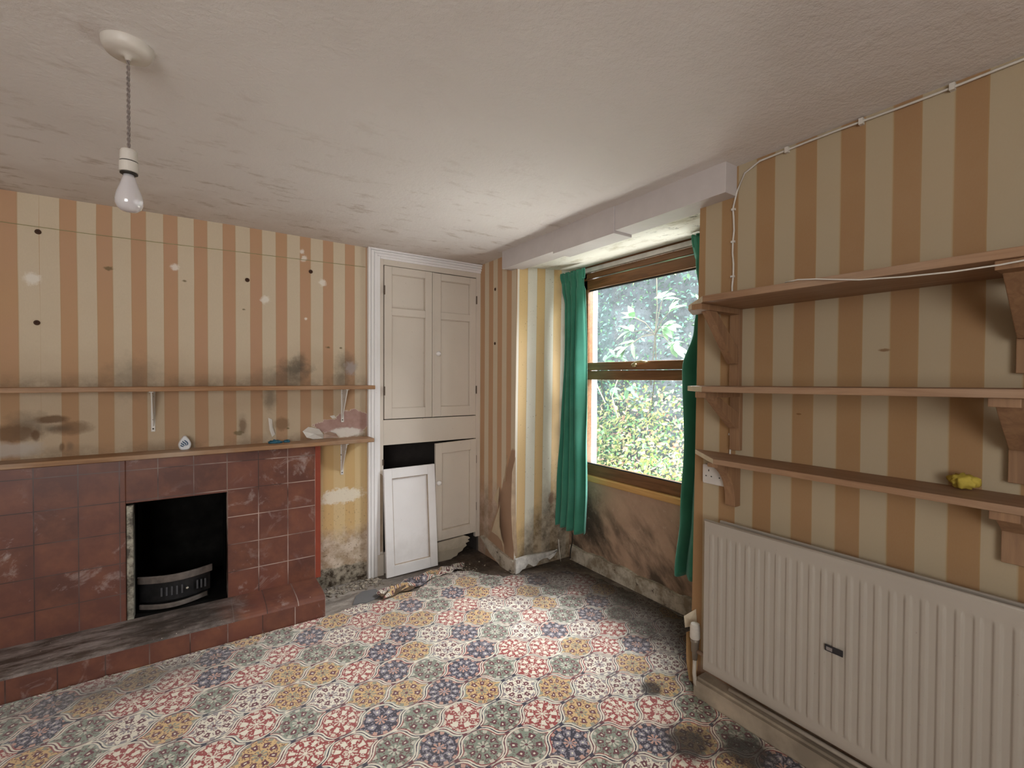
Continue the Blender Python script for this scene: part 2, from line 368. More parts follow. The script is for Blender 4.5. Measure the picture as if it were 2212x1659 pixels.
flap('torn_paper', [(X_-.004, 2.69, .80), (X_-.014, 2.685, .79), (X_-.02, 2.71, .62), (X_-.004, 2.72, .60)], m_paperl, wrp)
flap('torn_paper', [(X_+.002, 2.602, .80), (X_-.028, 2.60, .70), (X_-.035, 2.60, .45), (X_-.02, 2.605, .25), (X_-.002, 2.60, .12), (X_+.02, 2.60, .11), (X_+.006, 2.60, .4)], m_paper, wv)
flap('torn_paper', [(1.475, 1.226, .36), (1.80-.03, 1.245, .30), (1.765, 1.235, .255), (1.80, 1.20, .27), (1.80, 1.205, .34)][1:], plain('cream_paper_corner', (.72, .62, .46), .8), wr)
m_pink = plain('peeling_white_paper', (.78, .74, .68), .9, var=.08)
def bflap(pts, mat): flap('torn_paper', [(x, YB-d, z) for x, z, d in pts], mat, wb)
bflap([(.54, 1.008, .004), (.57, 1.035, .02), (.63, 1.02, .035), (.655, .985, .03), (.66, .958, .012), (.60, .957, .01), (.56, .97, .02)], m_pink)
bflap([(.66, .985, .01), (.69, 1.0, .03), (.73, .985, .035), (.75, .957, .02), (.66, .957, .012)], plain('pink_torn_paper', (.56, .40, .32), .9))
bflap([(.352, 1.10, .003), (.372, 1.09, .012), (.372, 1.05, .02), (.388, 1.00, .014), (.372, .985, .006), (.358, 1.03, .01)], m_pink)
bflap([(.70, 1.095, .003), (.725, 1.10, .012), (.735, 1.085, .02), (.715, 1.078, .012)], m_pink)

# ---------------------------------------------------------------- carpet
def mk_carpet():
    a = M('persian_tile_carpet'); a.pos()
    ang = math.radians(-31); W_, H_ = .158, .1514
    wx = a.mul(a.sub(a.noise(2, 2), .5), .02)
    u = a.mul(a.add(a.add(a.add(a.mul(a.x, math.cos(ang)), a.mul(a.y, math.sin(ang))), .012), wx), 1/W_)
    s_ = a.mul(a.add(a.add(a.mul(a.x, -math.sin(ang)), a.mul(a.y, math.cos(ang))), -1.666), 1/H_)
    # sheared lattice of cells with wavy sides
    P0 = a.sub(u, a.mul(a.sub(s_, 2), .47))
    Pp = a.add(P0, a.mul(a.op('SINE', a.mul(s_, 2*PI)), .095)); Qp = a.add(s_, a.mul(a.op('SINE', a.mul(P0, 2*PI)), .095))
    ii = a.op('FLOOR', a.add(Pp, .5)); jj = a.op('FLOOR', a.add(Qp, .5))
    fp = a.sub(Pp, ii); fq = a.sub(Qp, jj)
    X = a.mul(a.sub(u, a.add(ii, a.mul(a.sub(jj, 2), .47))), W_); Y = a.mul(a.sub(s_, jj), H_)
    dp = a.sub(.5, a.op('ABSOLUTE', fp)); dq = a.sub(.5, a.op('ABSOLUTE', fq))
    ed = a.op('MINIMUM', dp, dq)
    hsh = a.new('ShaderNodeTexWhiteNoise'); hsh.noise_dimensions = '2D'; a.put(hsh.inputs['Vector'], a.vec(ii, jj, 0))
    idx = a.add(a.add(a.mul(ii, .4), a.mul(jj, .2)), a.mul(a.op('FLOOR', a.mul(hsh.outputs['Value'], 2.6)), .2))
    idx = a.op('FRACT', a.add(idx, 10.1))
    cream, red, navy, green, gold, mar = (.84, .77, .63), (.33, .045, .042), (.022, .020, .045), (.24, .28, .21), (.68, .45, .20), (.13, .02, .035)
    base = a.steps(idx, [cream, red, navy, gold, green])
    fl = a.steps(idx, [mar, cream, (.34, .30, .34), mar, mar])
    fl2 = a.steps(idx, [(.30, .25, .26), (.75, .62, .5), (.60, .34, .26), (.3, .28, .2), (.6, .56, .46)])
    r = a.op('SQRT', a.add(a.mul(X, X), a.mul(Y, Y))); th = a.op('ARCTAN2', Y, X)
    rw = a.add(r, a.mul(a.sub(a.noise(60, 2), .5), .010))
    k = a.add(6, a.mul(a.op('FLOOR', a.mul(hsh.outputs['Value'], 2.99)), 2))
    c8 = a.op('COSINE', a.mul(k, th))
    ring = a.mul(a.rng(a.op('ABSOLUTE', a.sub(rw, .046)), .0135, .0105), a.rng(c8, -.05, .15))
    eye = a.mul(a.rng(a.op('ABSOLUTE', a.sub(rw, .046)), .005, .0035), a.rng(c8, .85, .92))
    ros = a.mul(a.rng(rw, .026, .024), a.rng(a.add(a.op('COSINE', a.mul(th, 8)), a.mul(r, -20)), -.6, -.3))
    ctr = a.rng(rw, .0075, .006)
    out = a.mul(a.rng(rw, .063, .065), a.rng(a.op('COSINE', a.add(a.mul(th, 12), 1)), .1, .3)); out = a.mul(out, a.rng(rw, .082, .080))
    fk = a.rng(a.voro(120), .42, .34)
    c = a.mix(a.mul(fk, .85), base, fl)
    c = a.mix(out, c, fl2); c = a.mix(ring, c, fl); c = a.mix(eye, c, cream); c = a.mix(ros, c, fl2); c = a.mix(ctr, c, fl)
    # outlines of the ogee cells
    en = a.add(ed, a.mul(a.sub(a.noise(55, 3), .5), .035))
    c = a.mix(a.rng(en, .078, .070), c, a.mix(a.rng(a.noise(8, 1), .4, .6), (.30, .035, .04), (.36, .38, .33))); c = a.mix(a.rng(en, .050, .042), c, cream)
    c = a.mix(a.rng(en, .018, .009), c, a.mix(a.rng(a.noise(6, 2), .45, .5), mar, navy))
    dx, dy = a.mul(dp, W_), a.mul(dq, H_)
    rr = a.sub(a.op('SQRT', a.add(a.mul(dx, dx), a.mul(dy, dy))), a.mul(a.op('COSINE', a.mul(a.op('ARCTAN2', dy, dx), 4)), .003))
    c = a.mix(a.rng(rr, .0175, .0155), c, a.steps(a.op('FRACT', a.add(hsh.outputs['Value'], .3)), [mar, cream, navy])); c = a.mix(a.rng(rr, .0075, .006), c, (.62, .55, .45))
    # wear, dust and damp
    c = a.mix(a.rng(a.noise(2.2, 4), .35, .75, .03, .16), c, (.55, .51, .46))
    gx = a.mul(a.rng(a.add(a.add(a.x, a.mul(a.y, .12)), a.mul(a.sub(a.noise(2.4, 5, .65), .5), .7)), 1.70, 2.20), .90)
    c = a.mix(gx, c, (.03, .022, .017))
    gy = a.mul(a.rng(a.add(a.y, a.mul(a.sub(a.noise(5, 5, .7), .5), .5)), 2.72, 3.02), a.rng(a.x, 1.0, 1.4, .35, .85))
    c = a.mix(gy, c, (.05, .038, .028))
    for p, rr in (((1.50, 1.02), .12), ((1.63, .88), .11), ((1.62, 1.30), .06)):
        c = a.mix(a.mul(a.blob((*p, 0), rr, .5, .6, 10, (1, 1, 0)), .9), c, (.022, .014, .010))
    c = a.mix(a.mul(a.blob((-.25, 2.60, 0), .25, .8, .5, 9, (.5, 1.3, 0)), .7), c, (.09, .075, .06))
    c = a.mix(a.mul(a.rng(a.noise(120, 2, .6), .70, .73), .5), c, (.7, .65, .55))
    a.bump(a.noise(300, 2), .5, .004)
    m_ = a.done(c, .85, 0, .2)
    a.put(a.b.inputs['Sheen Weight'], a.mul(a.sub(1, gx), .55)); a.b.inputs['Sheen Roughness'].default_value = .4
    return m_
m_carpet = mk_carpet()
edge = [(XL+.02, 2.70), (.592, 2.705), (.66, 2.715), (.72, 2.725), (.80, 2.74), (.87, 2.70), (.95, 2.73), (1.05, 2.74), (1.14, 2.72), (1.22, 2.78), (1.31, 2.83), (1.40, 2.86), (1.50, 2.84), (1.57, 2.80),
        (1.61, 2.68), (1.70, 2.60), (1.80, 2.56), (1.92, 2.50), (2.04, 2.47), (2.13, 2.42), (2.20, 2.3), (2.24, 2.0), (2.255, 1.6), (2.20, 1.27), (1.80, 1.235), (1.76, 1.15), (1.73, 1.10), (1.73, YN+.02), (XL+.02, YN+.02)]
fine = []
for i in range(len(edge)):
    a, b = Vector(edge[i]), Vector(edge[(i+1) % len(edge)]); k = max(1, int((b-a).length/.03)) if 1 <= i <= 22 else 1
    for q in range(k):
        p = a.lerp(b, q/k)
        if 1 < i <= 22: p += Vector((random.uniform(-.012, .012), random.uniform(-.012, .012)))
        fine.append(p)
bm = bmesh.new(); vs_ = [bm.verts.new((p.x, p.y, .007)) for p in fine]; f = bm.faces.new(vs_)
ext = bmesh.ops.extrude_face_region(bm, geom=[f])
for v in [g for g in ext['geom'] if isinstance(g, bmesh.types.BMVert)]: v.co.z = .0005
bmesh.ops.triangulate(bm, faces=bm.faces)
tag(link('carpet', bm, m_carpet), 'worn carpet of red, navy, gold, green and cream ogee tiles covering the room floor', 'carpet')
def scrap(name, cx, cy, lx, ly, rz, hgt, mat, label, cat, seed, group=None):
    rd = random.Random(seed)
    ph = [rd.uniform(0, 6) for _ in range(6)]
    def fn(u, v):
        k = 1+.18*math.sin(9*v+ph[0])+.1*math.sin(17*u+ph[1]); x = (u-.5)*lx*k; y = (v-.5)*ly*(1+.2*math.sin(8*u+ph[2]))
        z = .012+hgt*max(0, .5+.5*math.sin(14*u+ph[3]+3*math.sin(5*v+ph[4])))*(.4+.6*math.sin(PI*v))
        X = cx+x*math.cos(rz)-y*math.sin(rz); Y = cy+x*math.sin(rz)+y*math.cos(rz); return (X, Y, z)
    bm = grid(fn, 30, 12); o = link(name, bm, mat, smooth=True); solid(o, .006)
    return tag(o, label, cat, group)
scrap('carpet_scrap', 1.10, 2.80, .34, .10, .25, .035, m_carpet, 'rucked torn strip of red patterned carpet in front of the leaning cupboard door', 'carpet scrap', 3)
scrap('carpet_scrap', 1.41, 2.87, .24, .09, .02, .03, m_carpet, 'curled frayed end of cream patterned carpet left of the torn pier', 'carpet scrap', 5)
scrap('underlay_scrap', 1.02, 2.755, .20, .06, .2, .022, plain('frayed_brown_underlay', (.20, .13, .08), .95, var=.3, sc=40), 'frayed brown strip of carpet underlay lying at the ragged carpet edge', 'underlay', 8)
def mk_rub():
    a = M('ribbed_rubber'); a.pos(); f = a.rng(a.op('SINE', a.mul(a.add(a.x, a.mul(a.y, .4)), 900)), -.2, .4)
    return a.done(a.mix(f, (.10, .10, .105), (.22, .22, .225)), .6)
bm = prism([(.755, 2.765), (.80, 2.86), (.85, 2.90), (.93, 2.89), (.945, 2.80), (.90, 2.765), (.83, 2.745)], 'z', .0, .005)
tag(link('rubber_mat', bm, mk_rub()), 'small grey ribbed rubber underlay patch on the bare floor right of the hearth', 'mat')

bm = bmesh.new(); rd = random.Random(31)
for i in range(420):
    if i < 260: x, y = rd.uniform(.63, 1.0), rd.gauss(3.0, .04)
    elif i < 330: x, y = rd.uniform(1.0, 1.7), rd.gauss(2.86, .06)
    else: x, y = rd.uniform(-.9, .55), 2.70-abs(rd.gauss(0, .05))
    r = rd.uniform(.002, .007)*(1.9 if i < 60 else 1); y = min(y, 3.06)
    q = bmesh.ops.create_icosphere(bm, subdivisions=1, radius=r)
    for v in q['verts']: v.co = Vector((x+v.co.x*rd.uniform(.7, 1.5), y+v.co.y*rd.uniform(.7, 1.4), .004+(.006 if y < 2.72 else 0)+v.co.z*.7))
tag(link('rubble', bm, plain('plaster_crumbs', (.46, .40, .32), .9, var=.3, sc=30)), 'plaster crumbs and grit scattered on the floor by the hearth and cupboard', 'rubble', None, 'stuff')
# ---------------------------------------------------------------- fireplace
def mk_tile(name, ax0, az0, px, pz, plane='XZ', ash=False):
    a = M(name); a.pos(); c1 = a.x; c2 = a.z if plane == 'XZ' else a.y
    u = a.mul(a.sub(c1, ax0), 1/px); v = a.mul(a.sub(c2, az0), 1/pz)
    iu, iv = a.op('FLOOR', u), a.op('FLOOR', v); fu, fv = a.sub(u, iu), a.sub(v, iv)
    du = a.op('MINIMUM', fu, a.sub(1, fu)); dv = a.op('MINIMUM', fv, a.sub(1, fv)); d = a.op('MINIMUM', du, dv) if pz < 5 else du
    h = a.new('ShaderNodeTexWhiteNoise'); h.noise_dimensions = '2D'; a.put(h.inputs['Vector'], a.vec(iu, iv, 0))
    c = a.mix(h.outputs['Value'], (.10, .037, .026), (.16, .056, .038))
    c = a.mix(a.rng(a.noise(9, 4, .6), .4, .7, 0, .6), c, (.25, .095, .05))
    c = a.mix(a.mul(a.rng(d, .16, .02), .35), c, (.12, .045, .035))
    sm = a.mul(a.rng(a.noise(6.5, 6, .7, dist=.6), .56, .72), a.rng(a.noise(2.1, 2), .40, .56))
    c = a.mix(a.mul(sm, .75), c, (.50, .42, .40))
    g = a.rng(d, .017, .010)
    c = a.mix(g, c, a.mix(a.mul(a.rng(a.noise(3.3, 3), .42, .58), a.rng(a.x, -.3, .25, .15, 1)), (.06, .03, .025), (.55, .42, .36)))
    rough = .42
    if ash:
        f = a.rng(a.add(a.x, a.mul(a.sub(a.noise(8, 5, .7), .5), .35)), .22, .05)
        d1 = a.mix(a.rng(a.noise(10, 6, .75, v=a.scale(a._pos, (.5, 2, 1))), .4, .62), (.06, .045, .035), (.30, .255, .235))
        c = a.mix(a.mul(f, .92), c, d1)
        soot = a.mul(a.rng(a.op('ABSOLUTE', a.sub(a.x, -.05)), .33, .10), a.rng(a.noise(14, 5, .7), .35, .6, .4, 1))
        c = a.mix(a.mul(soot, .85), c, (.035, .026, .02))
        c = a.mix(a.rng(a.noise(95, 2), .74, .77), c, (.8, .7, .6)); rough = .6
    a.bump(a.add(a.rng(d, .02, .0), a.mul(a.noise(12, 2), -.3)), -.4, .003)
    return a.done(c, rough, 0, .5)
YS = 2.97
mt_front = mk_tile('quarry_tiles_surround', .138, .112, .151, .1525)
mt_riser = mk_tile('quarry_tiles_riser', .592, -5, .1555, 20)
mt_top = mk_tile('quarry_tiles_hearth_top', .605, 2.7, .151, 20, 'XY', True)
fp = thing('fireplace', (-.4, YS, 0), 'red-brown quarry-tiled fireplace surround and raised hearth with a black opening', 'fireplace')
LX = -1.75
bm = B((LX, -.292, YS, YB, .11, .926), (FX1, .591, YS, YB, .11, .926), (-.292, FX1, YS, YB, FZ1, .926))
link('tiled_surround', bm, mt_front, fp, bevel=.003)
# hearth: riser, rounded nosing, top
prof = [(2.713, 0), (2.713, .100), (2.718, .110), (2.735, .119), (2.765, .125), (2.80, .127), (2.97, .127), (2.97, 0)]
bm = prism(prof, 'x', LX, .592)
for f in bm.faces:
    f.material_index = 1 if (f.normal.z > .3 or f.calc_center_median().z > .1) and abs(f.normal.x) < .5 else 0
link('hearth', bm, [mt_riser, mt_top], fp)
link('edge_strip', B((.5915, .622, YS+.004, YB, .125, .926)), plain('orange_red_paint', (.29, .052, .024), .45, var=.1), fp)['label'] = 'orange-red painted wooden edge strip'
# opening lining and firebox
m_soot = plain('soot', (.012, .011, .010), .95, var=.3, spec=.1)
bm = B((FX0-.03, FX0, YS+.02, 3.55, .1, FZ1+.1), (FX1, FX1+.03, YS+.11, 3.55, .1, FZ1+.1), (FX0-.03, FX1+.03, 3.52, 3.58, .1, FZ1+.1), (FX0-.03, FX1+.03, YS+.12, 3.58, FZ1+.05, FZ1+.14),
       (FX0-.03, FX1+.03, 2.98, 3.58, .09, .122))
link('firebox', bm, m_soot, fp)
bm = B((-.290, -.262, YS-.006, YS+.05, .127, .70))
def mk_strip():
    a = M('blistered_metal_strip'); a.pos(); c = a.mix(a.rng(a.noise(22, 5, .7), .4, .6), (.42, .40, .33), (.10, .09, .075)); return a.done(c, .45, .6)
link('metal_edge', bm, mk_strip(), fp, bevel=.004)['label'] = 'pale corroded metal edging strip'
# grate
gr = thing('fire_grate', (-.1, 3.0, .122), 'small black cast-iron fire grate with curved ash-dusted bars inside the fireplace', 'grate')
m_iron = plain('black_iron', (.035, .034, .036), .5, .6, var=.3)
m_ash = plain('ash_dusted_iron', (.20, .165, .145), .7, .2, var=.25, sc=20)
def arc(z0, z1, y0, bulge, xa, xb, th, seg=20):
    bm = bmesh.new(); ps = []
    for i in range(seg+1):
        t = i/seg; x = xa+(xb-xa)*t; ps.append((x, y0-bulge*math.sin(PI*t)))
    poly = ps+[(x, y+th) for x, y in ps[::-1]]
    return prism(poly, 'z', z0, z1, bm)
link('top_bar', arc(.262, .300, 3.06, .055, -.258, .07, .014), m_ash, gr, bevel=.004)
bm = arc(.16, .262, 3.075, .055, -.25, .06, .008)
link('front_plate', bm, m_iron, gr, bevel=.003)
m_worn = plain('worn_iron', (.11, .11, .12), .4, .5)
for x, yq in [(-.155+k*.022, 3.013+.004*abs(k-3)) for k in range(5)]+[(k*.018, 3.034+.004*k) for k in range(3)]:
    link('slot', B((x-.004, x+.004, yq-.004, yq+.006, .19, .235)), m_worn, gr)
link('knob', lathe([(.004, 0), (.009, -.004), (.008, -.012), (.003, -.016)], (-.045, 3.018, .213), axis='y', seg=14), plain('bright_metal', (.6, .58, .52), .25, .9), gr, smooth=True)
link('bottom_bar', arc(.135, .158, 3.045, .06, -.25, .045, .016), m_ash, gr, bevel=.003)
link('ash_tray', B((-.24, .05, 3.07, 3.40, .123, .15)), m_iron, gr)

# ---------------------------------------------------------------- shelves
def wood(name, ax, c1=(.43, .235, .115), c2=(.29, .145, .065), dusty=.25):
    a = M(name); a.pos(); k = [(1, 14, 14), (14, 1, 14), (14, 14, 1)]['xyz'.index(ax)]
    v = a.scale(a._pos, k); f = a.noise(3.2, 4, .6, v=v, dist=.9)
    c = a.mix(a.rng(f, .35, .65), c1, c2)
    c = a.mix(a.mul(a.rng(a.noise(2.5, 4), .45, .7), dusty), c, (.50, .40, .31))
    kn = a.voro(7, v=a.scale(a._pos, [(.35, 1, 1), (1, .35, 1), (1, 1, .35)]['xyz'.index(ax)])); c = a.mix(a.rng(kn, .085, .05), c, (.13, .055, .025))
    a.bump(f, .1, .002); return a.done(c, .6, 0, .35)
m_pine_x, m_pine_y, m_pine_z = wood('pine_along_wall', 'x'), wood('pine_shelf_board', 'y', (.36, .215, .125), (.26, .145, .08)), wood('pine_upright', 'z', (.33, .19, .10), (.24, .13, .07), .1)
SX = -1.72
bm = prism([(SX, 2.944), (.942, 2.944), (.942, YB), (SX, YB)], 'z', .928, .952)
tag(link('mantel_shelf', bm, wood('dusty_pine', 'x', (.40, .23, .12), (.28, .15, .075), .7), bevel=.003), 'dusty pine mantel shelf resting on top of the tiled fireplace', 'shelf')
bm = prism([(SX, 2.935), (.945, 2.935), (.945, YB), (SX, YB)], 'z', 1.267, 1.290)
tag(link('wall_shelf', bm, m_pine_x, bevel=.003), 'long narrow pine shelf on the back wall above the mantel shelf', 'shelf')
m_brk = M('chipped_white_bracket_paint'); m_brk.pos()
m_brk = m_brk.done(m_brk.mix(m_brk.rng(m_brk.noise(34, 5, .7), .64, .68), (.74, .72, .68), (.10, .055, .035)), .45)
m_screw = plain('dark_screw', (.09, .07, .06), .5, .7)
def steel_bracket(x, z, label):
    t = thing('shelf_bracket', (x, YB, z), label, 'bracket', 'white steel shelf brackets on the back wall')
    bm = B((x-.009, x+.009, YB-.005, YB, z-.215, z)); link('wall_arm', bm, m_brk, t, bevel=.002)
    bm = B((x-.009, x+.009, YB-.135, YB, z-.005, z)); link('shelf_arm', bm, m_brk, t, bevel=.002)
    bm = prism([(YB-.125, z-.004), (YB-.004, z-.004), (YB-.004, z-.19), (YB-.018, z-.17)], 'x', x-.0025, x+.0025); link('gusset', bm, m_brk, t)
    for dz in (-.03, -.20): link('screw', lathe([(.004, 0), (.004, -.0025), (.001, -.004)], (x, YB-.005, z+dz), None, 10, 'y'), m_screw, t)
    return t
steel_bracket(-.188, 1.267, 'clean white steel bracket under the left half of the upper pine shelf')
steel_bracket(.778, 1.267, 'rusty flaking white bracket under the upper shelf near the cupboard')
steel_bracket(.775, .928, 'white steel bracket under the mantel shelf right of the tiled surround')

# right wall shelves with mitred ends
def rshelf(name, zt, th, pts, label, z1off=0):
    bm = prism(pts, 'z', zt-th, zt)
    for v in bm.verts: v.co.z += z1off*(1-v.co.y)*1.0
    bm.normal_update(); bmesh.ops.recalc_face_normals(bm, faces=bm.faces)
    for f in bm.faces:
        if f.normal.y > .3: f.material_index = 1
    o = link(name, bm, [m_pine_y, m_pale], bevel=.002); return tag(o, label, 'shelf')
YE = -.75
m_pale = plain('window_lit_cut_wood', (.72, .60, .42), .6, var=.06)  # window light on the mitred shelf ends put into the wood colour
rshelf('pine_shelf', 1.646, .023, [(1.515, YE), (1.515, 1.003), (1.666, 1.166), (1.795, 1.235), (1.803, 1.17), (1.803, YE)], 'deepest pine shelf high on the right wall, topmost of the three')
rshelf('pine_shelf', 1.318, .021, [(1.53, YE), (1.53, 1.012), (1.70, 1.19), (1.803, 1.20), (1.803, YE)], 'middle pine shelf on the right wall at eye level', .012)
rshelf('pine_shelf', 1.040, .020, [(1.628, YE), (1.628, 1.025), (1.79, 1.212), (1.803, 1.205), (1.803, YE)], 'lowest pine shelf on the right wall just above the radiator', .004)
def gallows(y, zt, zb, depth, label, t=.042, curved=False):
    o = thing('wooden_bracket', (XR, y, zt), label, 'bracket')
    if curved:
        ps = [(XR, zt), (XR-depth, zt), (XR-depth, zt-.015)]
        for i in range(1, 13):
            q = i/12; ps.append((XR-depth+(depth-.04)*math.sin(q*PI/2)**.8, zt-.015-(zt-.02-zb)*(q**1.6)))
        ps += [(XR-.035, zb), (XR, zb)]
        link('curved_body', prism(ps, 'y', y-t/2, y+t/2), m_pine_z, o, bevel=.003); return o
    link('wall_arm', B((XR-.022, XR, y-t/2, y+t/2, zb, zt)), m_pine_z, o, bevel=.002)
    link('shelf_arm', B((XR-depth, XR-.022, y-t/2, y+t/2, zt-.022, zt)), m_pine_z, o, bevel=.002)
    zl = zb+.09
    ps = [(XR-depth*.80, zt-.022), (XR-depth*.80+.05, zt-.022), (XR-.022, zl+.06), (XR-.022, zl), (XR-.045, zl)]
    link('strut', prism(ps, 'y', y-t/2+.004, y+t/2-.004), m_pine_z, o, bevel=.002); return o
gallows(1.035, 1.623, 1.315, .275, 'open triangular wooden bracket under the top shelf nearest the window')
gallows(1.03, 1.297, 1.06, .255, 'triangular wooden bracket under the middle shelf nearest the window')
gallows(1.035, 1.020, .835, .165, 'solid curved wooden bracket under the lowest shelf next to the socket', curved=True)
gallows(.235, 1.623, 1.365, .275, 'dark wooden bracket under the top shelf at the right edge of the picture', .055)
gallows(.245, 1.306, 1.075, .255, 'wooden bracket under the middle shelf at the right edge of the picture', .055)
gallows(.255, 1.022, .86, .165, 'wooden bracket under the lowest shelf above the radiator at far right', .055)
# cables
m_cab = plain('painted_cable', (.70, .66, .60), .5, var=.05)
def cable(name, pts, r, label, cat, mat=None):
    return tag(link(name, tube(pts, r, seg=6), mat or m_cab, smooth=True), label, cat)
cable('loose_cable', [(1.52, .72, 1.6485), (1.512, .68, 1.649), (1.509, .63, 1.642), (1.508, .58, 1.632), (1.508, .52, 1.621), (1.508, .42, 1.612), (1.508, .33, 1.608), (1.508, .25, 1.609), (1.508, .17, 1.615), (1.511, .08, 1.635), (1.525, .02, 1.649), (1.6, -.1, 1.649)],
      .0022, 'thin white cable drooping over the front edge of the top shelf', 'cable')
tc = thing('surface_cable', (XR, 1.06, 1.6), 'painted cable clipped down the right wall from the ceiling to the socket', 'cable')
pts = [(XR-.004, 1.055+.003*math.sin(i*1.7), 1.0+.045*i) for i in range(24)]+[(XR-.005, 1.04, 2.10), (XR-.006, 1.01, 2.16), (XR-.008, .95, 2.184)]+[(XR-.008, .85-.08*i, 2.186+.002*math.sin(i)) for i in range(22)]
link('cable', tube(pts, .0038, seg=6), m_cab, tc, smooth=True)
for z in (1.12, 1.42, 1.50, 1.76, 1.90, 2.03): link('clip', B((XR-.011, XR, 1.048, 1.062, z-.004, z+.004)), m_cab, tc)
for y in (.85, .62, .40, .22): link('clip', B((XR-.016, XR, y-.006, y+.006, 2.176, 2.196)), m_cab, tc)
# socket
so = thing('wall_socket', (XR, 1.12, .947), 'white double power socket half hidden behind the end of the lowest shelf', 'socket')
m_plastic = plain('white_plastic', (.66, .62, .58), .4, var=.06)
link('face_plate', B((XR-.03, XR, 1.045, 1.165, .905, .985)), m_plastic, so, bevel=.005)
m_bh = plain('black_hole', (.01, .01, .01), .9)
for y in (1.135, 1.075):
    bm = B((XR-.0305, XR-.0285, y-.002, y+.002, .958, .966))
    for q in (-.012, .012): box(bm, XR-.0305, XR-.0285, y+q-.003, y+q+.003, .936, .940)
    link('pin_holes', bm, m_bh, so)
# yellow scrap on lowest shelf
bm = bmesh.new(); bmesh.ops.create_icosphere(bm, subdivisions=3, radius=1)
rd = random.Random(4)
for v in bm.verts:
    k = 1+.35*math.sin(v.co.x*6+2*v.co.z)*math.sin(v.co.y*7+1); v.co = Vector((1.755+v.co.x*.022*k, .352+v.co.y*.030*k, 1.066+v.co.z*.020*k))
    v.co.z = max(v.co.z, 1.0465)
tag(link('yellow_duster', bm, plain('yellow_cloth', (.60, .46, .07), .8, var=.1, sc=40), smooth=True), 'crumpled yellow cloth on the lowest right-hand shelf', 'cloth')

# ---------------------------------------------------------------- mantel items
af = thing('air_freshener', (-.052, 3.02, .952), 'small white rounded-triangle air freshener with a blue wave emblem on the mantel shelf', 'air freshener')
def outline(s_, n=40):
    out = []
    for i in range(n):
        t = 2*PI*i/n; x = math.sin(t); y = -math.cos(t)
        wd = .0295*(1-.62*max(0, (y+.25)/1.25)**1.35); hh = .0385*y
        xx = math.copysign(abs(x)**.60, x)*wd; out.append((xx*s_, hh*s_))
    return out
cx, cz = -.052, .952+.0365
A_, Bt = math.cos(.25), math.sin(.25)
def afp(p, d): return (cx+p[0], 3.035-d, cz+p[1])
bm = bmesh.new(); rings = []
for s_, d in ((.80, 0), (1, .005), (1.0, .014), (.93, .021), (.80, .024), (.78, .022)):
    rings.append([bm.verts.new(afp(p, d)) for p in outline(s_)])
for a, b in zip(rings, rings[1:]):
    for k in range(40): bm.faces.new((a[k], a[(k+1) % 40], b[(k+1) % 40], b[k]))
bm.faces.new(rings[0]); bm.faces.new(rings[-1])
link('case', bm, plain('bluish_white_plastic', (.80, .82, .85), .3, var=.03), af, smooth=False)
def ribbon(pts, w0, d):
    bm = bmesh.new(); n = len(pts); L, R_ = [], []
    for i, p in enumerate(pts):
        q = Vector(pts[min(i+1, n-1)])-Vector(pts[max(i-1, 0)]); nn = Vector((-q.y, q.x)).normalized()*w0*(.35+.65*math.sin(PI*(.12+.76*i/(n-1))))
        L.append((p[0]+nn.x, p[1]+nn.y)); R_.append((p[0]-nn.x, p[1]-nn.y))
    poly = L+R_[::-1]; A2 = [bm.verts.new(afp(q, d)) for q in poly]; B2 = [bm.verts.new(afp(q, d-.003)) for q in poly]; m2 = len(poly)
    for i in range(n-1):
        bm.faces.new((A2[i], A2[i+1], A2[m2-2-i], A2[m2-1-i]))
    for i in range(m2): bm.faces.new((A2[i], A2[(i+1) % m2], B2[(i+1) % m2], B2[i]))
    return bm
def ppx(x, y): return ((x-1110)*.0000740, -(y-925)*.0000880)
m_em = plain('blue_emblem', (.02, .085, .19), .4)
for pp in ([(860, 1030), (910, 1075), (970, 1105), (1050, 1125)], [(905, 890), (930, 950), (1000, 985), (1060, 1020), (1085, 1085)], [(985, 790), (1020, 860), (1090, 905), (1170, 960), (1190, 1080)], [(1090, 750), (1180, 810), (1260, 890), (1290, 970), (1260, 1060)]):
    link('emblem_wave', ribbon([ppx(*q) for q in pp], .0030, .0245), m_em, af)
m_blue = plain('teal_putty', (.02, .13, .20), .5, var=.2, sc=60)
def lump(name, c, s_, mat, label, cat, seed, group=None, zf=None):
    bm = bmesh.new(); bmesh.ops.create_icosphere(bm, subdivisions=3, radius=1); rd = random.Random(seed); p = [rd.uniform(0, 6) for _ in range(4)]
    for v in bm.verts:
        k = 1+.28*math.sin(v.co.x*5+p[0])*math.sin(v.co.y*6+p[1])+.15*math.sin(v.co.z*9+p[2]+v.co.x*8)
        v.co = Vector((c[0]+v.co.x*s_[0]*k, c[1]+v.co.y*s_[1]*k, c[2]+v.co.z*s_[2]*k))
        if zf is not None: v.co.z = max(v.co.z, zf)
    return tag(link(name, bm, mat, smooth=True), label, cat, group)
lump('blue_cloth', (.383, 3.03, .958), (.034, .015, .014), m_blue, 'crumpled teal-blue cloth scrap on the mantel shelf', 'cloth', 2, zf=.952)
lump('blue_cloth', (.445, 3.04, .957), (.018, .010, .010), m_blue, 'tiny dark teal scrap right of the larger blue one on the mantel shelf', 'cloth', 6, zf=.952)
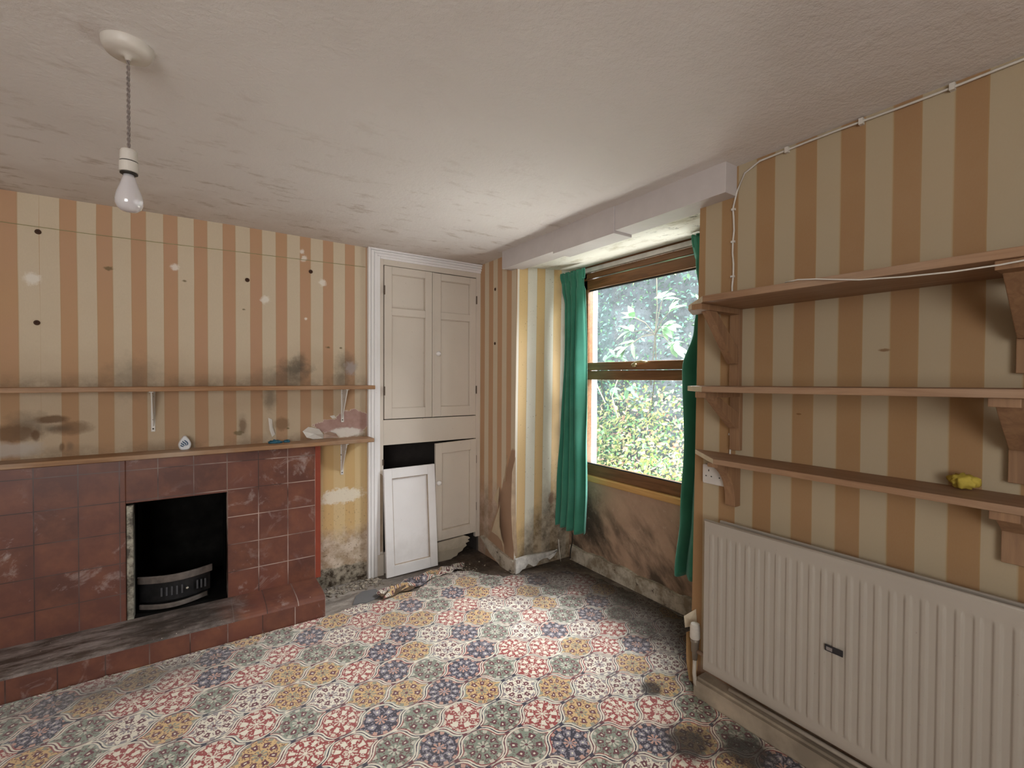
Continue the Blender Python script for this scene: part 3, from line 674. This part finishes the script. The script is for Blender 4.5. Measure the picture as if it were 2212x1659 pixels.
# string and wall plugs
tg = [(-.76, YB-.003, 2.048), (-.45, YB-.003, 2.046), (-.1, YB-.003, 2.050), (.25, YB-.003, 2.057), (.6, YB-.003, 2.062), (.925, YB-.003, 2.068)]
cable('picture_string', tg, .0016, 'thin yellowed string stretched across the top of the back wall', 'string', plain('yellow_string', (.46, .42, .22), .8))
m_hole = plain('dark_brown_plug', (.07, .03, .015), .8)
first = None
for i, (x, z, lab) in enumerate(((-.614, 2.024, 'upper brown wall plug in the wide cream stripe at far left'), (-.621, 1.595, 'lower brown wall plug in the wide cream stripe at far left'),
                                 (.247, 1.901, 'brown wall plug in a cream stripe above the middle of the fireplace'), (.589, 1.994, 'brown wall plug just under the string near the cupboard'))):
    if first is None:
        bm = lathe([(.011, 0), (.012, -.003), (.009, -.007), (.005, -.006), (.004, -.002)], (0, 0, 0), axis='y', seg=14)
        first = link('wall_plug', bm, m_hole); o = first
    else: o = first.copy(); COL.objects.link(o)
    o.location = (x, YB, z); tag(o, lab, 'wall plug', 'wall plugs in the back wall')
for z, lab in ((1.986, 'upper wall plug in the striped pier right of the cupboard'), (1.592, 'lower wall plug in the striped pier right of the cupboard')):
    o = first.copy(); COL.objects.link(o); o.location = (XR, 2.868, z); o.rotation_euler = (0, 0, -PI/2); o.scale = (.7, .7, .9); tag(o, lab, 'wall plug', 'wall plugs in the striped pier')

# ---------------------------------------------------------------- cupboard
def mk_paint(name, col, dirt=.25):
    a = M(name); a.pos()
    c = a.mix(a.rng(a.noise(3.5, 4, .6), .35, .7), tuple(k*.95 for k in col), col)
    c = a.mix(a.mul(a.rng(a.add(a.z, a.mul(a.sub(a.noise(14, 5, .7), .5), .3)), .28, .05), dirt*1.6), c, (.34, .29, .22))
    c = a.mix(a.mul(a.rng(a.noise(70, 3, .7), .70, .74), .7), c, (.28, .22, .17))
    a.bump(a.noise(45, 3), .08, .003); return a.done(c, .45, 0, .45)
m_cup = mk_paint('aged_cream_gloss', (.70, .63, .55))
m_cupw = mk_paint('white_gloss', (.88, .86, .86), .15)
YF = YB-.002      # face of the frame
cu = thing('built_in_cupboard', (1.37, YB, 0), 'tall cream-painted built-in cupboard with panelled doors in the corner', 'cupboard')
bm = B((1.0, 1.047, YF, YF+.03, .12, 2.19), (1.765, XR, YF, YF+.03, .12, 2.19), (1.047, 1.765, YF, YF+.03, 2.10, 2.19), (1.047, 1.765, YF, YF+.03, .880, 1.052), (1.047, 1.42, YF+.01, YF+.03, .0, .145))
link('face_frame', bm, m_cup, cu, bevel=.002)
# moulded architrave: stepped profile up the left side and along the top
bm = bmesh.new()
for d0, d1, yy in ((0, .016, .030), (.016, .022, .018), (.022, .040, .024), (.040, .046, .014), (.046, .066, .018), (.066, .086, .008)):
    box(bm, .936+d0, .936+d1, YF-yy, YF+.03, .0, 2.198-d0*.7)
    box(bm, .937+d1, XR, YF-yy+.0008, YF+.02, 2.198-d1*.7, 2.198-d0*.7)
link('architrave', bm, m_cupw, cu, bevel=.0015)
m_bare = plain('unpainted_wood_patch', (.42, .32, .23), .8, var=.12)
bm = bmesh.new(); ps = [(1.003, .16), (1.042, .16), (1.042, .675), (1.03, .69), (1.015, .69), (1.003, .67)]
link('bare_strip', prism(ps, 'y', YF-.003, YF+.001, bm), m_bare, cu)['label'] = 'bare brown wood strip where the door used to hang'
def door(name, x0, x1, z0, z1, y, rails, parent, mat, st=.052, th=.022, shear=0, mould=None):
    """framed door; rails = z pairs of recessed panels; front face at y"""
    d = None; bm = bmesh.new()
    box(bm, x0, x0+st, y, y+th, z0, z1); box(bm, x1-st, x1, y, y+th, z0, z1)
    zs = [z0]+[q for r in rails for q in r]+[z1]
    for a, b in zip(zs[0::2], zs[1::2]): box(bm, x0+st, x1-st, y, y+th, a, b)
    if shear:
        for v in bm.verts: v.co.z += shear*(v.co.x-x1)
    d = link(name, bm, mat, parent, bevel=.002)
    for a, b in rails:
        bm = B((x0+st, x1-st, y+.016, y+.0195, a, b))
        if shear:
            for v in bm.verts: v.co.z += shear*(v.co.x-x1)
        link('panel', bm, mat, d)
        bm = bmesh.new(); w_ = .0045
        for q in ((x0+st, x0+st+w_, a, b), (x1-st-w_, x1-st, a, b), (x0+st, x1-st, a, a+w_), (x0+st, x1-st, b-w_, b)): box(bm, q[0], q[1], y+.005, y+.017, q[2], q[3])
        if shear:
            for v in bm.verts: v.co.z += shear*(v.co.x-x1)
        link('panel_moulding', bm, mould or mat, d)
    return d
m_md = mk_paint('shaded_cream_moulding', (.60, .52, .44))  # darker cream puts the panel recess shadow into the mouldings
dl = door('upper_door', 1.052, 1.400, 1.058, 2.096, YF-.006, [(1.130, 1.765), (1.815, 2.045)], cu, m_cup, mould=m_md)
dr = door('upper_door', 1.418, 1.762, 1.058, 2.094, YF-.004, [(1.130, 1.765), (1.815, 2.045)], cu, m_cup, mould=m_md)
link('door_bead', B((1.402, 1.416, YF-.010, YF+.01, 1.058, 2.094)), m_cup, dr)
ld = door('lower_door', 1.424, 1.762, .165, .876, YF-.018, [(.235, .800)], cu, m_cup, shear=.035, mould=m_md)
kp = [(.008, .004), (.009, -.010), (.016, -.017), (.0185, -.027), (.015, -.037), (.005, -.041)]
for dd, z, y in ((dr, 1.512, YF-.004), (ld, .583, YF-.018)):
    link('knob', lathe(kp, (1.440, y, z), axis='y', seg=20), m_cupw, dd, smooth=True)
m_hinge = plain('rusty_hinge', (.16, .12, .09), .6, .6)
for dd, x, zs_ in ((dl, 1.050, (1.93, 1.25)), (dr, 1.763, (1.93, 1.25)), (ld, 1.763, (.72, .36))):
    for z in zs_: link('hinge', tube([(x, YF-.012, z-.03), (x, YF-.012, z+.03)], .005, seg=8), m_hinge, dd)
link('hinge', B((1.040, 1.048, YF-.006, YF, .745, .785)), m_hinge, cu)
# carcass
m_dark = plain('dark_cupboard_inside', (.05, .04, .035), .9)
bm = B((1.0, 1.02, YF+.03, YB+.45, 0, 2.19), (XR-.01, XR+.01, YF+.03, YB+.45, 0, 2.19), (1.0, XR, YB+.43, YB+.45, 0, 2.19), (1.0, XR, YF+.03, YB+.45, .95, .97), (1.0, XR, YF+.03, YB+.45, 2.17, 2.19))
link('carcass', bm, m_dark, cu)
# rotten kick board below the right-hand door
rd = random.Random(9)
ps = [(1.42, .0), (1.42, .142), (1.60, .150), (1.66, .155), (1.70, .138), (1.712, .128), (1.690, .118), (1.706, .104), (1.672, .094), (1.683, .076), (1.655, .060), (1.645, .044), (1.61, .034), (1.60, .016), (1.57, .010), (1.55, .0)]
ps2 = [(1.0, .0), (1.046, .0), (1.046, .142), (1.0, .142)]
link('kick_board', prism(ps2, 'y', YF-.012, YF+.02), m_cup, cu)
bm = prism(ps, 'y', YF-.016, YF+.004); box(bm, 1.42, 1.66, YF-.020, YF-.014, .072, .078)
link('kick_board', bm, mk_paint('rotten_cream_paint', (.68, .61, .5), .5), cu)['label'] = 'rotten cream kick board broken off at the corner'
# detached door leaning against the frame
t = thing('detached_door', (1.22, 3.0, 0), 'loose white panelled cupboard door leaning against the dark lower opening', 'cupboard door')
d2 = door('door_frame', 1.035, 1.410, .004, .722, 0, [(.075, .655)], None, m_cupw, st=.056, th=.022, mould=plain('grimy_moulding', (.50, .41, .33), .6))
d2.parent = t; d2.matrix_parent_inverse = Matrix.Identity(4)
for o in [d2]: o.location = (-1.222, 0, 0)
t.rotation_euler = (-.083, 0, .02); t.location = (1.2275, 2.995, .002)
for z in (.62, .13):
    h = link('hinge_mark', B((1.034, 1.037, -.001, .012, z, z+.045)), m_hinge, d2); 

# ---------------------------------------------------------------- window
m_oak = wood('varnished_hardwood', 'y', (.22, .10, .040), (.13, .058, .022), 0)
m_oak.node_tree.nodes['Principled BSDF'].inputs['Roughness'].default_value = .35
m_oakl = wood('pale_sill_wood', 'y', (.62, .36, .13), (.50, .27, .09), .1)
def mk_glass():
    m_ = bpy.data.materials.new('dusty_glass'); m_.use_nodes = True; t_ = m_.node_tree; n_ = t_.nodes; n_.remove(n_['Principled BSDF'])
    tr = n_.new('ShaderNodeBsdfTransparent'); gl = n_.new('ShaderNodeBsdfGlossy'); gl.inputs['Roughness'].default_value = .02
    df = n_.new('ShaderNodeBsdfTranslucent'); df.inputs[0].default_value = (.85, .92, 1, 1)
    fr = n_.new('ShaderNodeFresnel'); ge = n_.new('ShaderNodeNewGeometry'); mi = n_.new('ShaderNodeMapRange'); mi.inputs[3].default_value = 1.5; mi.inputs[4].default_value = 1/1.5; t_.links.new(ge.outputs['Backfacing'], mi.inputs[0]); t_.links.new(mi.outputs[0], fr.inputs[0])
    m1 = n_.new('ShaderNodeMixShader'); m2 = n_.new('ShaderNodeMixShader')
    nz = n_.new('ShaderNodeTexNoise'); nz.inputs['Scale'].default_value = 3; mr = n_.new('ShaderNodeMapRange'); mr.inputs[3].default_value = .003; mr.inputs[4].default_value = .012
    t_.links.new(nz.outputs[0], mr.inputs[0]); t_.links.new(mr.outputs[0], m1.inputs[0])
    t_.links.new(tr.outputs[0], m1.inputs[1]); t_.links.new(df.outputs[0], m1.inputs[2])
    t_.links.new(fr.outputs[0], m2.inputs[0]); t_.links.new(m1.outputs[0], m2.inputs[1]); t_.links.new(gl.outputs[0], m2.inputs[2])
    t_.links.new(m2.outputs[0], n_['Material Output'].inputs[0]); return m_
m_glass = mk_glass()
wn = bpy.data.objects.new('window_1', None); COL.objects.link(wn); wn.location = (XW, 1.94, .62); tag(wn, 'varnished hardwood window with a top-hung sash over a fixed pane', None, None, 'structure')
bpy.context.view_layer.update()
x0, x1 = XW-.004, XW+.050
bm = B((x0, x1, WY1-.036, WY1, .655, 2.085), (x0, x1, WY0, WY0+.036, .655, 2.085), (x0, x1, WY0, WY1, 2.045, 2.085), (x0+.004, x1, WY0, WY1, .655, .735), (x0-.002, x1, WY0, WY1, 1.332, 1.395))
link('window_frame', bm, m_oak, wn, bevel=.004)
bm = B((x0-.012, x1-.01, WY1-.056, WY1-.010, 1.398, 2.035), (x0-.012, x1-.02, WY0+.010, WY0+.056, 1.398, 2.035), (x0-.012, x1-.02, WY0+.01, WY1-.01, 1.965, 2.035), (x0-.012, x1-.02, WY0+.01, WY1-.01, 1.398, 1.452))
link('opening_sash', bm, m_oak, wn, bevel=.005)
bm = B((x0+.02, x0+.026, WY0+.036, WY1-.036, 1.95, 1.966)); link('rubber_gasket', B((x0+.004, x0+.014, WY0+.05, WY1-.05, 1.955, 1.968), (x0+.004, x0+.014, WY0+.03, WY1-.03, .733, .741)), plain('black_rubber', (.03, .03, .03), .6), wn)
link('pane', B((x0+.006, x0+.011, WY0+.05, WY1-.05, 1.45, 1.968)), m_glass, wn)
link('pane', B((x0+.012, x0+.017, WY0+.03, WY1-.03, .733, 1.335)), m_glass, wn)
link('window_sill', B((XW-.022, XW+.03, WY0, WY1+.012, .612, .656)), m_oakl, wn, bevel=.008)
bm = lathe([(.012, 0), (.014, -.008), (.011, -.02), (.006, -.024)], (x0-.012, 1.985, 1.428), axis='x', seg=16)
for v in bm.verts: v.co.y = 1.985+(v.co.y-1.985)*1.6
tube([(x0-.030, 1.99, 1.428), (x0-.036, 1.96, 1.445), (x0-.036, 1.92, 1.450), (x0-.032, 1.875, 1.444)], [.009, .007, .006, .007], bm)
link('handle', bm, plain('brass_handle', (.62, .50, .28), .25, .8), wn, smooth=True)
# exterior reveal in white pebbledash
def mk_peb():
    a = M('white_pebbledash'); a.pos(); c = a.mix(a.rng(a.voro(85), .22, .16), (.86, .86, .85), (.15, .15, .16)); a.bump(a.voro(85), .5, .01); return a.done(c, .9)
m_peb = mk_peb()
bm = B((XW+.050, XW+.115, WY1-.022, WY1+.8, .4, 2.8), (XW+.075, XW+.16, .3, WY0+.02, .4, 2.8), (XW+.075, XW+.16, WY0, WY1, 2.09, 2.8), (XW+.075, XW+.19, WY0-.05, WY1+.05, .40, .69))
struct('wall_outside', bm, m_peb, 'white pebbledashed outside edge of the window opening')
# curtain rail and track
cr = thing('curtain_track', (XW-.03, 1.9, 2.11), 'white curtain track under a dark wooden batten above the window', 'curtain track')
link('track', B((XW-.030, XW-.006, 1.27, 2.56, 2.086, 2.116)), plain('white_track', (.66, .63, .60), .4), cr, bevel=.002)
link('batten', B((XW-.016, XW, 1.25, 2.58, 2.114, 2.13)), m_oak, cr)

# curtains
def mk_cloth():
    a = M('green_velvet'); a.pos()
    c = a.mix(a.rng(a.noise(6, 4), .3, .7), (.028, .17, .105), (.045, .23, .155))
    c = a.mix(a.mul(a.rng(a.noise(2.5, 4), .5, .7), .3), c, (.10, .26, .20))
    a.bump(a.noise(400, 2), .2, .002); m_ = a.done(c, .8, 0, .3); a.b.inputs['Sheen Weight'].default_value = .45; a.b.inputs['Sheen Tint'].default_value = (.55, .95, .85, 1); return m_
m_cloth = mk_cloth()
def curtain(name, prof, nf, amp, label, cat='curtain', xc=XW-.10, phase=0, seed=1):
    """prof: z -> (y0, y1); folds run down the cloth"""
    rd = random.Random(seed); ph = [rd.uniform(-.5, .5) for _ in range(8)]
    o = thing(name, (xc, (prof[0][1]+prof[0][2])/2, prof[-1][0]), label, cat)
    zs = [p[0] for p in prof]
    def yy(z):
        for p, q in zip(prof, prof[1:]):
            if q[0] <= z <= p[0]:
                k = (p[0]-z)/(p[0]-q[0]); k = k*k*(3-2*k); return p[1]+(q[1]-p[1])*k, p[2]+(q[2]-p[2])*k
        return prof[-1][1:]
    ztop, zbot = zs[0], zs[-1]
    def fn(u, v):
        z = ztop+(zbot-ztop)*v; a, b = yy(z)
        s_ = u+.018*math.sin(5*v+ph[0]+u*9)
        th = nf*2*PI*s_+phase+.5*math.sin(3*v+ph[1])
        A = amp*(.55+.6*min(1, v*3))*(1+.25*math.sin(7*s_+ph[2]))
        x = xc+A*math.sin(th)+.25*A*math.sin(2*th+ph[3]+2*v)
        y = a+(b-a)*(u+.035*math.sin(th+1.2))
        if v < .06: x = xc+.45*(x-xc)
        if v > .97: z += .006*math.sin(th)
        return (x, y, z)
    c = link('cloth', grid(fn, 150, 70), m_cloth, o, smooth=True); solid(c, .003)
    def hf(u, v):
        z = ztop+.012-.07*v; a, b = yy(min(z, ztop)); th = nf*2.6*2*PI*u
        k = .011*(1-.5*abs(v-.5)); return (xc-.004+k*math.sin(th)+.004, a-.004+(b-a+.008)*u, z+.004*math.sin(th*.5+1))
    h_ = link('heading', grid(hf, 160, 8), m_cloth, o, smooth=True); solid(h_, .003)
    return o
curtain('curtain', [(2.075, 2.325, 2.575), (2.00, 2.325, 2.555), (1.85, 2.325, 2.515), (1.55, 2.32, 2.51), (1.0, 2.305, 2.535), (.55, 2.285, 2.565), (.285, 2.295, 2.585)], 3.6, .030,
        'green velvet curtain gathered at the left side of the window', xc=XW-.14, seed=2)
curtain('curtain', [(2.10, 1.285, 1.525), (1.95, 1.27, 1.50), (1.80, 1.28, 1.475), (1.60, 1.275, 1.50), (1.40, 1.28, 1.57), (1.0, 1.27, 1.555), (.6, 1.27, 1.58), (.27, 1.26, 1.62)], 4.0, .028,
        'green velvet curtain hanging at the right side of the window behind the shelf ends', xc=XW-.11, seed=5, phase=1)
# small cable in the alcove corner
cable('black_cable', [(2.285, 2.575, .262), (2.27, 2.55, .25), (2.262, 2.525, .20), (2.262, 2.53, .14), (2.272, 2.555, .09), (2.278, 2.57, .04), (2.27, 2.56, .012)], .004, 'short black cable hanging in the damp corner under the left curtain', 'cable', plain('black_flex', (.02, .018, .016), .5))
cable('white_wire', [(2.17, 2.575, .17), (2.165, 2.56, .10), (2.17, 2.555, .05), (2.18, 2.56, .012)], .0022, 'thin pale wire sticking up by the broken skirting in the alcove', 'wire')

# ---------------------------------------------------------------- radiator
ra = thing('radiator', (1.74, .42, .16), 'long cream ribbed panel radiator on the right wall under the shelves', 'radiator')
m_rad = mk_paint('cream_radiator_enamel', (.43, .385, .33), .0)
RY0, RY1, RZ0, RZ1, RX = -.30, 1.107, .160, .775, 1.700
def radprof(y, z):
    p = (RY1-.032-y)/.0364; fr = p-math.floor(p); inside = -0.2 < p < 37
    ez = min(1, max(0, (z-.200)/.018))*min(1, max(0, (.728-z)/.018))
    ez = ez*ez*(3-2*ez)
    if not inside: return 0
    k = min(1, max(0, (fr-.20)/.13))*min(1, max(0, (.92-fr)/.13)); k = k*k*(3-2*k)
    return -.0052*(1-k)*ez+.0018*ez
ny = 38*14; nz_ = 26
zl = [RZ0, RZ0+.004, .185, .198, .203, .209, .215, .221, .23, .3, .4, .5, .6, .70, .708, .714, .72, .726, .732, .745, RZ1-.006, RZ1]
bm = bmesh.new(); G = []
for i in range(ny+1):
    y = RY0+(RY1-RY0)*i/ny
    G.append([bm.verts.new((RX+radprof(y, z)+(.004 if z in (RZ0, RZ1) or i in (0, ny) else 0), y, z)) for z in zl])
for i in range(ny):
    for j in range(len(zl)-1): bm.faces.new((G[i][j], G[i+1][j], G[i+1][j+1], G[i][j+1]))
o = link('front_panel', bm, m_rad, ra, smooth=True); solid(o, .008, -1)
# force the outer skin to stay on the room side
o.modifiers['thick'].offset = 1 if o.data.polygons[0].normal.x > 0 else -1
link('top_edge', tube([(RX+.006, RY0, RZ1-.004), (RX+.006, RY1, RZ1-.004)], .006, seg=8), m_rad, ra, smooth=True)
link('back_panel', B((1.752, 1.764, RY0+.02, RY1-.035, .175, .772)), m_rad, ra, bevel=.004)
bm = bmesh.new(); k = 0
for i in range(36):
    y = RY0+.05+i*.037; box(bm, RX+.012, 1.752, y, y+.0015, .19, .755)
link('fins', bm, plain('dusty_fins', (.22, .19, .16), .8), ra)
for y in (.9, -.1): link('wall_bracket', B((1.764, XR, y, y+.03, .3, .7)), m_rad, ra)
bd = link('badge', B((RX-.0105, RX-.006, .611, .662, .464, .484)), plain('black_badge', (.02, .02, .025), .4), ra, bevel=.001); bd['label'] = 'small black maker badge'
link('badge_mark', B((RX-.0112, RX-.0104, .640, .657, .468, .479)), plain('grey_mark', (.30, .27, .26), .5), bd)
# valve and pipes
va = link('valve', lathe([(.010, 0), (.012, .03), (.015, .035), (.015, .07), (.018, .075), (.018, .09)], (1.735, 1.165, .16), seg=20), plain('tarnished_brass', (.30, .25, .20), .5, .5), ra, smooth=True)
bm = lathe([(.019, 0), (.021, .004), (.0205, .05), (.017, .062), (.004, .066)], (1.735, 1.165, .25), seg=36)
for v in bm.verts:
    if .255 < v.co.z < .30:
        a_ = math.atan2(v.co.y-1.165, v.co.x-1.735); k = 1+.03*math.cos(a_*18); v.co.x = 1.735+(v.co.x-1.735)*k; v.co.y = 1.165+(v.co.y-1.165)*k
link('valve_cap', bm, plain('white_valve_cap', (.66, .61, .54), .5), va)
link('tail_pipe', tube([(1.735, 1.165, .20), (1.735, 1.12, .20), (1.735, 1.08, .20)], .009), plain('dull_copper', (.35, .24, .17), .5, .4), va, smooth=True)
link('riser_pipe', tube([(1.735, 1.165, .17), (1.735, 1.167, .10), (1.738, 1.165, .06), (1.745, 1.15, .03), (1.752, 1.12, .0)], .008), plain('painted_pipe', (.58, .52, .44), .5), ra, smooth=True)
tag(link('heating_pipe', tube([(1.768, 1.03, .096), (1.768, .5, .096), (1.768, YN+.05, .096)], .0085), plain('painted_pipe_low', (.55, .48, .40), .5), smooth=True), 'painted heating pipe running along the skirting below the radiator', 'pipe')
flap('torn_paper', [(1.795, 1.21, .25), (1.76, 1.225, .24), (1.755, 1.22, .12), (1.77, 1.215, .03), (1.80, 1.20, .02), (1.80, 1.19, .2)], plain('orange_torn_paper', (.50, .30, .13), .85), wr)

# ---------------------------------------------------------------- pendant light
pl = thing('pendant_light', (-.141, 1.557, ZC), 'bare frosted bulb hanging from a white ceiling rose on a twisted flex', 'lamp')
m_rose = plain('cream_bakelite', (.66, .61, .55), .45, var=.05)
c = (-.141, 1.557)
link('ceiling_rose', lathe([(.055, 2.203), (.055, 2.194), (.052, 2.182), (.046, 2.174), (.030, 2.171), (.008, 2.168), (.006, 2.160)], (*c, 0), seg=40), m_rose, pl, smooth=True)
bm = bmesh.new()
for k in (0, PI):
    tube([(c[0]+.0022*math.cos(i*.8+k), c[1]+.0022*math.sin(i*.8+k), 2.17-i*.0036) for i in range(68)], .0021, bm, 6)
link('flex', bm, plain('dirty_flex', (.27, .22, .20), .7), pl, smooth=True)
link('lamp_holder', lathe([(.006, 1.932), (.016, 1.930), (.0185, 1.925), (.0188, 1.902), (.0175, 1.901), (.0175, 1.8995), (.020, 1.8985), (.0205, 1.873), (.0175, 1.872)], (*c, 0), seg=32), m_rose, pl, smooth=False)
m_rg = plain('dark_ring', (.03, .025, .02), .5)
link('holder_ring', lathe([(.0185, 1.8722), (.0187, 1.869), (.013, 1.866)], (*c, 0), seg=32), m_rg, pl); link('holder_ring', lathe([(.0192, 1.9008), (.0192, 1.8992)], (*c, 0), seg=32), m_rg, pl)
bl = link('bulb', lathe([(.0125, 1.866), (.014, 1.858), (.0165, 1.850), (.020, 1.838), (.0255, 1.822), (.0285, 1.810), (.0298, 1.800), (.0285, 1.789), (.024, 1.780), (.016, 1.7735), (.006, 1.7715), (.001, 1.7713)], (*c, 0), seg=40), None, pl, smooth=True)
a = M('frosted_bulb_glass'); a.done((.86, .84, .87), .06, 0, .8); a.b.inputs['Transmission Weight'].default_value = .45; a.b.inputs['Coat Weight'].default_value = 1; a.b.inputs['Coat Roughness'].default_value = .02
bl.data.materials.clear(); bl.data.materials.append(a.m)
link('bulb_cap', lathe([(.0125, 1.874), (.0125, 1.862)], (*c, 0), seg=24), plain('bulb_brass', (.5, .46, .4), .3, .9), pl)

# ---------------------------------------------------------------- outside
def mk_bank():
    a = M('dark_earth_and_rock'); a.pos(); c = a.mix(a.rng(a.noise(6, 6, .7), .35, .65), (.03, .04, .038), (.12, .14, .15)); a.bump(a.noise(9, 6), .8, .05); return a.done(c, .9)  # lighter bluish tone puts outdoor haze into the earth colour
def bankx(y, z): return 3.25+.33*max(0, z-.3)+.10*math.sin(2.1*y+1.3*z)+.07*math.sin(4.7*y-3*z)
bm = grid(lambda u, v: (bankx(-1+8*u, .2+3.6*v), -1+8*u, .2+3.6*v), 60, 40)
# solid hillside behind the face
box(bm, 5.0, 6.0, -1, 7, -.2, 3.8)
g_ = struct('hillside', bm, mk_bank(), 'dark overgrown bank rising outside the window', smooth=False)
struct('ground_outside', B((XW+.15, 6, -1, 7, -.1, .22)), mk_bank())
def leafmat(name, c1, c2, tr=.25):
    a = M(name); n = a.new('ShaderNodeObjectInfo'); a.pos(); f = a.rng(a.noise(11, 3), .35, .65)
    m_ = a.done(a.mix(f, c1, c2), .4, 0, .5); 
    a.b.inputs['Subsurface Weight'].default_value = 0; return m_
def leaf(bm, p, d, n, L, W_, bend=.2):
    d = d.normalized(); s_ = d.cross(n).normalized(); n = s_.cross(d)
    pts = []
    for t_, w_ in ((0, .05), (.3, .85), (.6, .9), (.85, .45), (1, 0)):
        q = p+d*L*t_-n*L*bend*t_*t_
        pts.append((q-s_*W_*w_/2+n*W_*.12*w_, q, q+s_*W_*w_/2+n*W_*.12*w_))
    V = [[bm.verts.new(v) for v in r] for r in pts]
    for a, b in zip(V, V[1:]):
        for k in (0, 1): bm.faces.new((a[k], a[k+1], b[k+1], b[k]))
def scatter(name, n, yr, zr, L, mats, label, cat, off=(.02, .25), seed=1, ll=(.35, .55), dens=None):
    rd = random.Random(seed); bm = bmesh.new()
    cnt = 0
    while cnt < n:
        y = rd.uniform(*yr); z = rd.uniform(*zr)
        if dens and rd.random() > dens(y, z): continue
        x = bankx(y, z)-rd.uniform(*off)
        d = Vector((rd.uniform(-1, -.1), rd.uniform(-1, 1), rd.uniform(-.9, .5))); nn = Vector((rd.uniform(-1, .1), rd.uniform(-.6, .6), rd.uniform(.2, 1)))
        l = rd.uniform(*L); f0 = len(bm.faces)
        leaf(bm, Vector((x, y, z)), d, nn, l, l*rd.uniform(*ll), rd.uniform(0, .5)); mi = rd.randrange(len(mats))
        bm.faces.ensure_lookup_table()
        for k in range(f0, len(bm.faces)): bm.faces[k].material_index = mi
        cnt += 1
    o = link(name, bm, mats, smooth=True); return tag(o, label, cat, None, 'stuff')
G1, G2, G3 = leafmat('dark_green_leaf', (.03, .09, .04), (.06, .15, .07)), leafmat('mid_green_leaf', (.07, .20, .07), (.14, .30, .10)), leafmat('blue_green_leaf', (.08, .18, .14), (.12, .26, .2))
Y1, P1, Y2 = leafmat('yellow_green_leaf', (.14, .21, .05), (.28, .30, .08)), leafmat('pink_dry_leaf', (.30, .15, .12), (.40, .27, .17)), leafmat('straw_leaf', (.38, .35, .17), (.24, .31, .09))
scatter('ivy', 8000, (1.4, 4.8), (.3, 3.3), (.025, .055), [G1, G3, G2, G3], 'dark tangled creeper leaves covering the bank outside the window', 'creeper', (.0, .16), 11)
scatter('yellowing_shrub', 8500, (1.8, 4.4), (.25, 1.30), (.015, .058), [Y1, Y2, P1, G2, Y1], 'yellow and pink autumn-tinted ground cover at the foot of the bank', 'shrub', (.10, .42), 12, (.35, .6), lambda y, z: max(0, min(1, (1.32-z+.12*math.sin(5*y))/.45)))
def shrub(name, c, n, L, mat, label, cat, seed, R=.3):
    rd = random.Random(seed); o = thing(name, (c[0], c[1], .22), label, cat); bs, bl_ = bmesh.new(), bmesh.new()
    for i in range(n):
        d = Vector((rd.uniform(-.7, .1), rd.uniform(-1, 1), rd.uniform(-.2, 1))).normalized(); e = Vector(c)+d*R*rd.uniform(.5, 1)
        tube([c, Vector(c).lerp(e, .5)+Vector((0, 0, .03)), e], .0035, bs, 5)
        for k in range(5):
            dd = (d+Vector((rd.uniform(-.8, .8), rd.uniform(-.9, .9), rd.uniform(-.9, .6)))).normalized()
            leaf(bl_, e+d*.01*k, dd, Vector((-.6, 0, .8)), rd.uniform(*L), rd.uniform(*L)*.42, .25)
    tube([(c[0]+.25, c[1]+.3, .2), (c[0]+.2, c[1]+.22, c[2]*.5), (c[0]+.08, c[1]+.05, c[2]*.85), c], .005, bs, 6)
    link('stem', bs, plain('brown_stem', (.10, .09, .06), .8), o); link('foliage', bl_, mat, o, smooth=True); return o
shrub('broadleaf_shrub', (3.28, 2.62, 1.72), 11, (.10, .16), leafmat('bright_broad_leaf', (.12, .27, .12), (.20, .36, .17)), 'shrub with large bright green leaves near the top right of the window view', 'shrub', 21)
shrub('broadleaf_shrub', (3.22, 3.20, 1.32), 12, (.08, .13), leafmat('soft_green_leaf', (.09, .22, .10), (.15, .30, .16)), 'soft green leafy shrub behind the middle rail of the window', 'shrub', 22)
shrub('broadleaf_shrub', (3.45, 2.75, 2.35), 9, (.08, .12), leafmat('lime_leaf', (.36, .44, .06), (.44, .5, .12)), 'lime yellow sprig at the top right corner of the window view', 'shrub', 23, .25)
m_dry = plain('dry_pale_stem', (.62, .54, .42), .8)
def dst(pts, lab): tag(link('dry_stem', tube(pts, [.005, .005, .004, .003][:len(pts)], seg=6), m_dry, smooth=True), lab, 'dry stem', 'dry stems leaning against the bank')
dst([(3.05, 3.15, 1.15), (3.04, 3.22, 1.55), (3.1, 3.32, 1.85), (3.2, 3.5, 2.1)], 'tall pale dry stem arching to the left in the upper pane')
dst([(3.06, 3.35, 1.1), (3.06, 3.40, 1.5), (3.1, 3.45, 1.8), (3.2, 3.44, 2.0)], 'second pale dry stem standing just left of the arching one')
dst([(3.0, 2.78, 1.0), (3.0, 2.85, 1.18), (3.02, 2.80, 1.35), (3.05, 2.74, 1.5)], 'forked dry stem in the lower pane below the handle')
dst([(3.02, 2.95, 1.12), (3.0, 3.02, 1.25), (3.04, 3.12, 1.38), (3.1, 3.2, 1.5)], 'short dry stem leaning left under the middle rail')
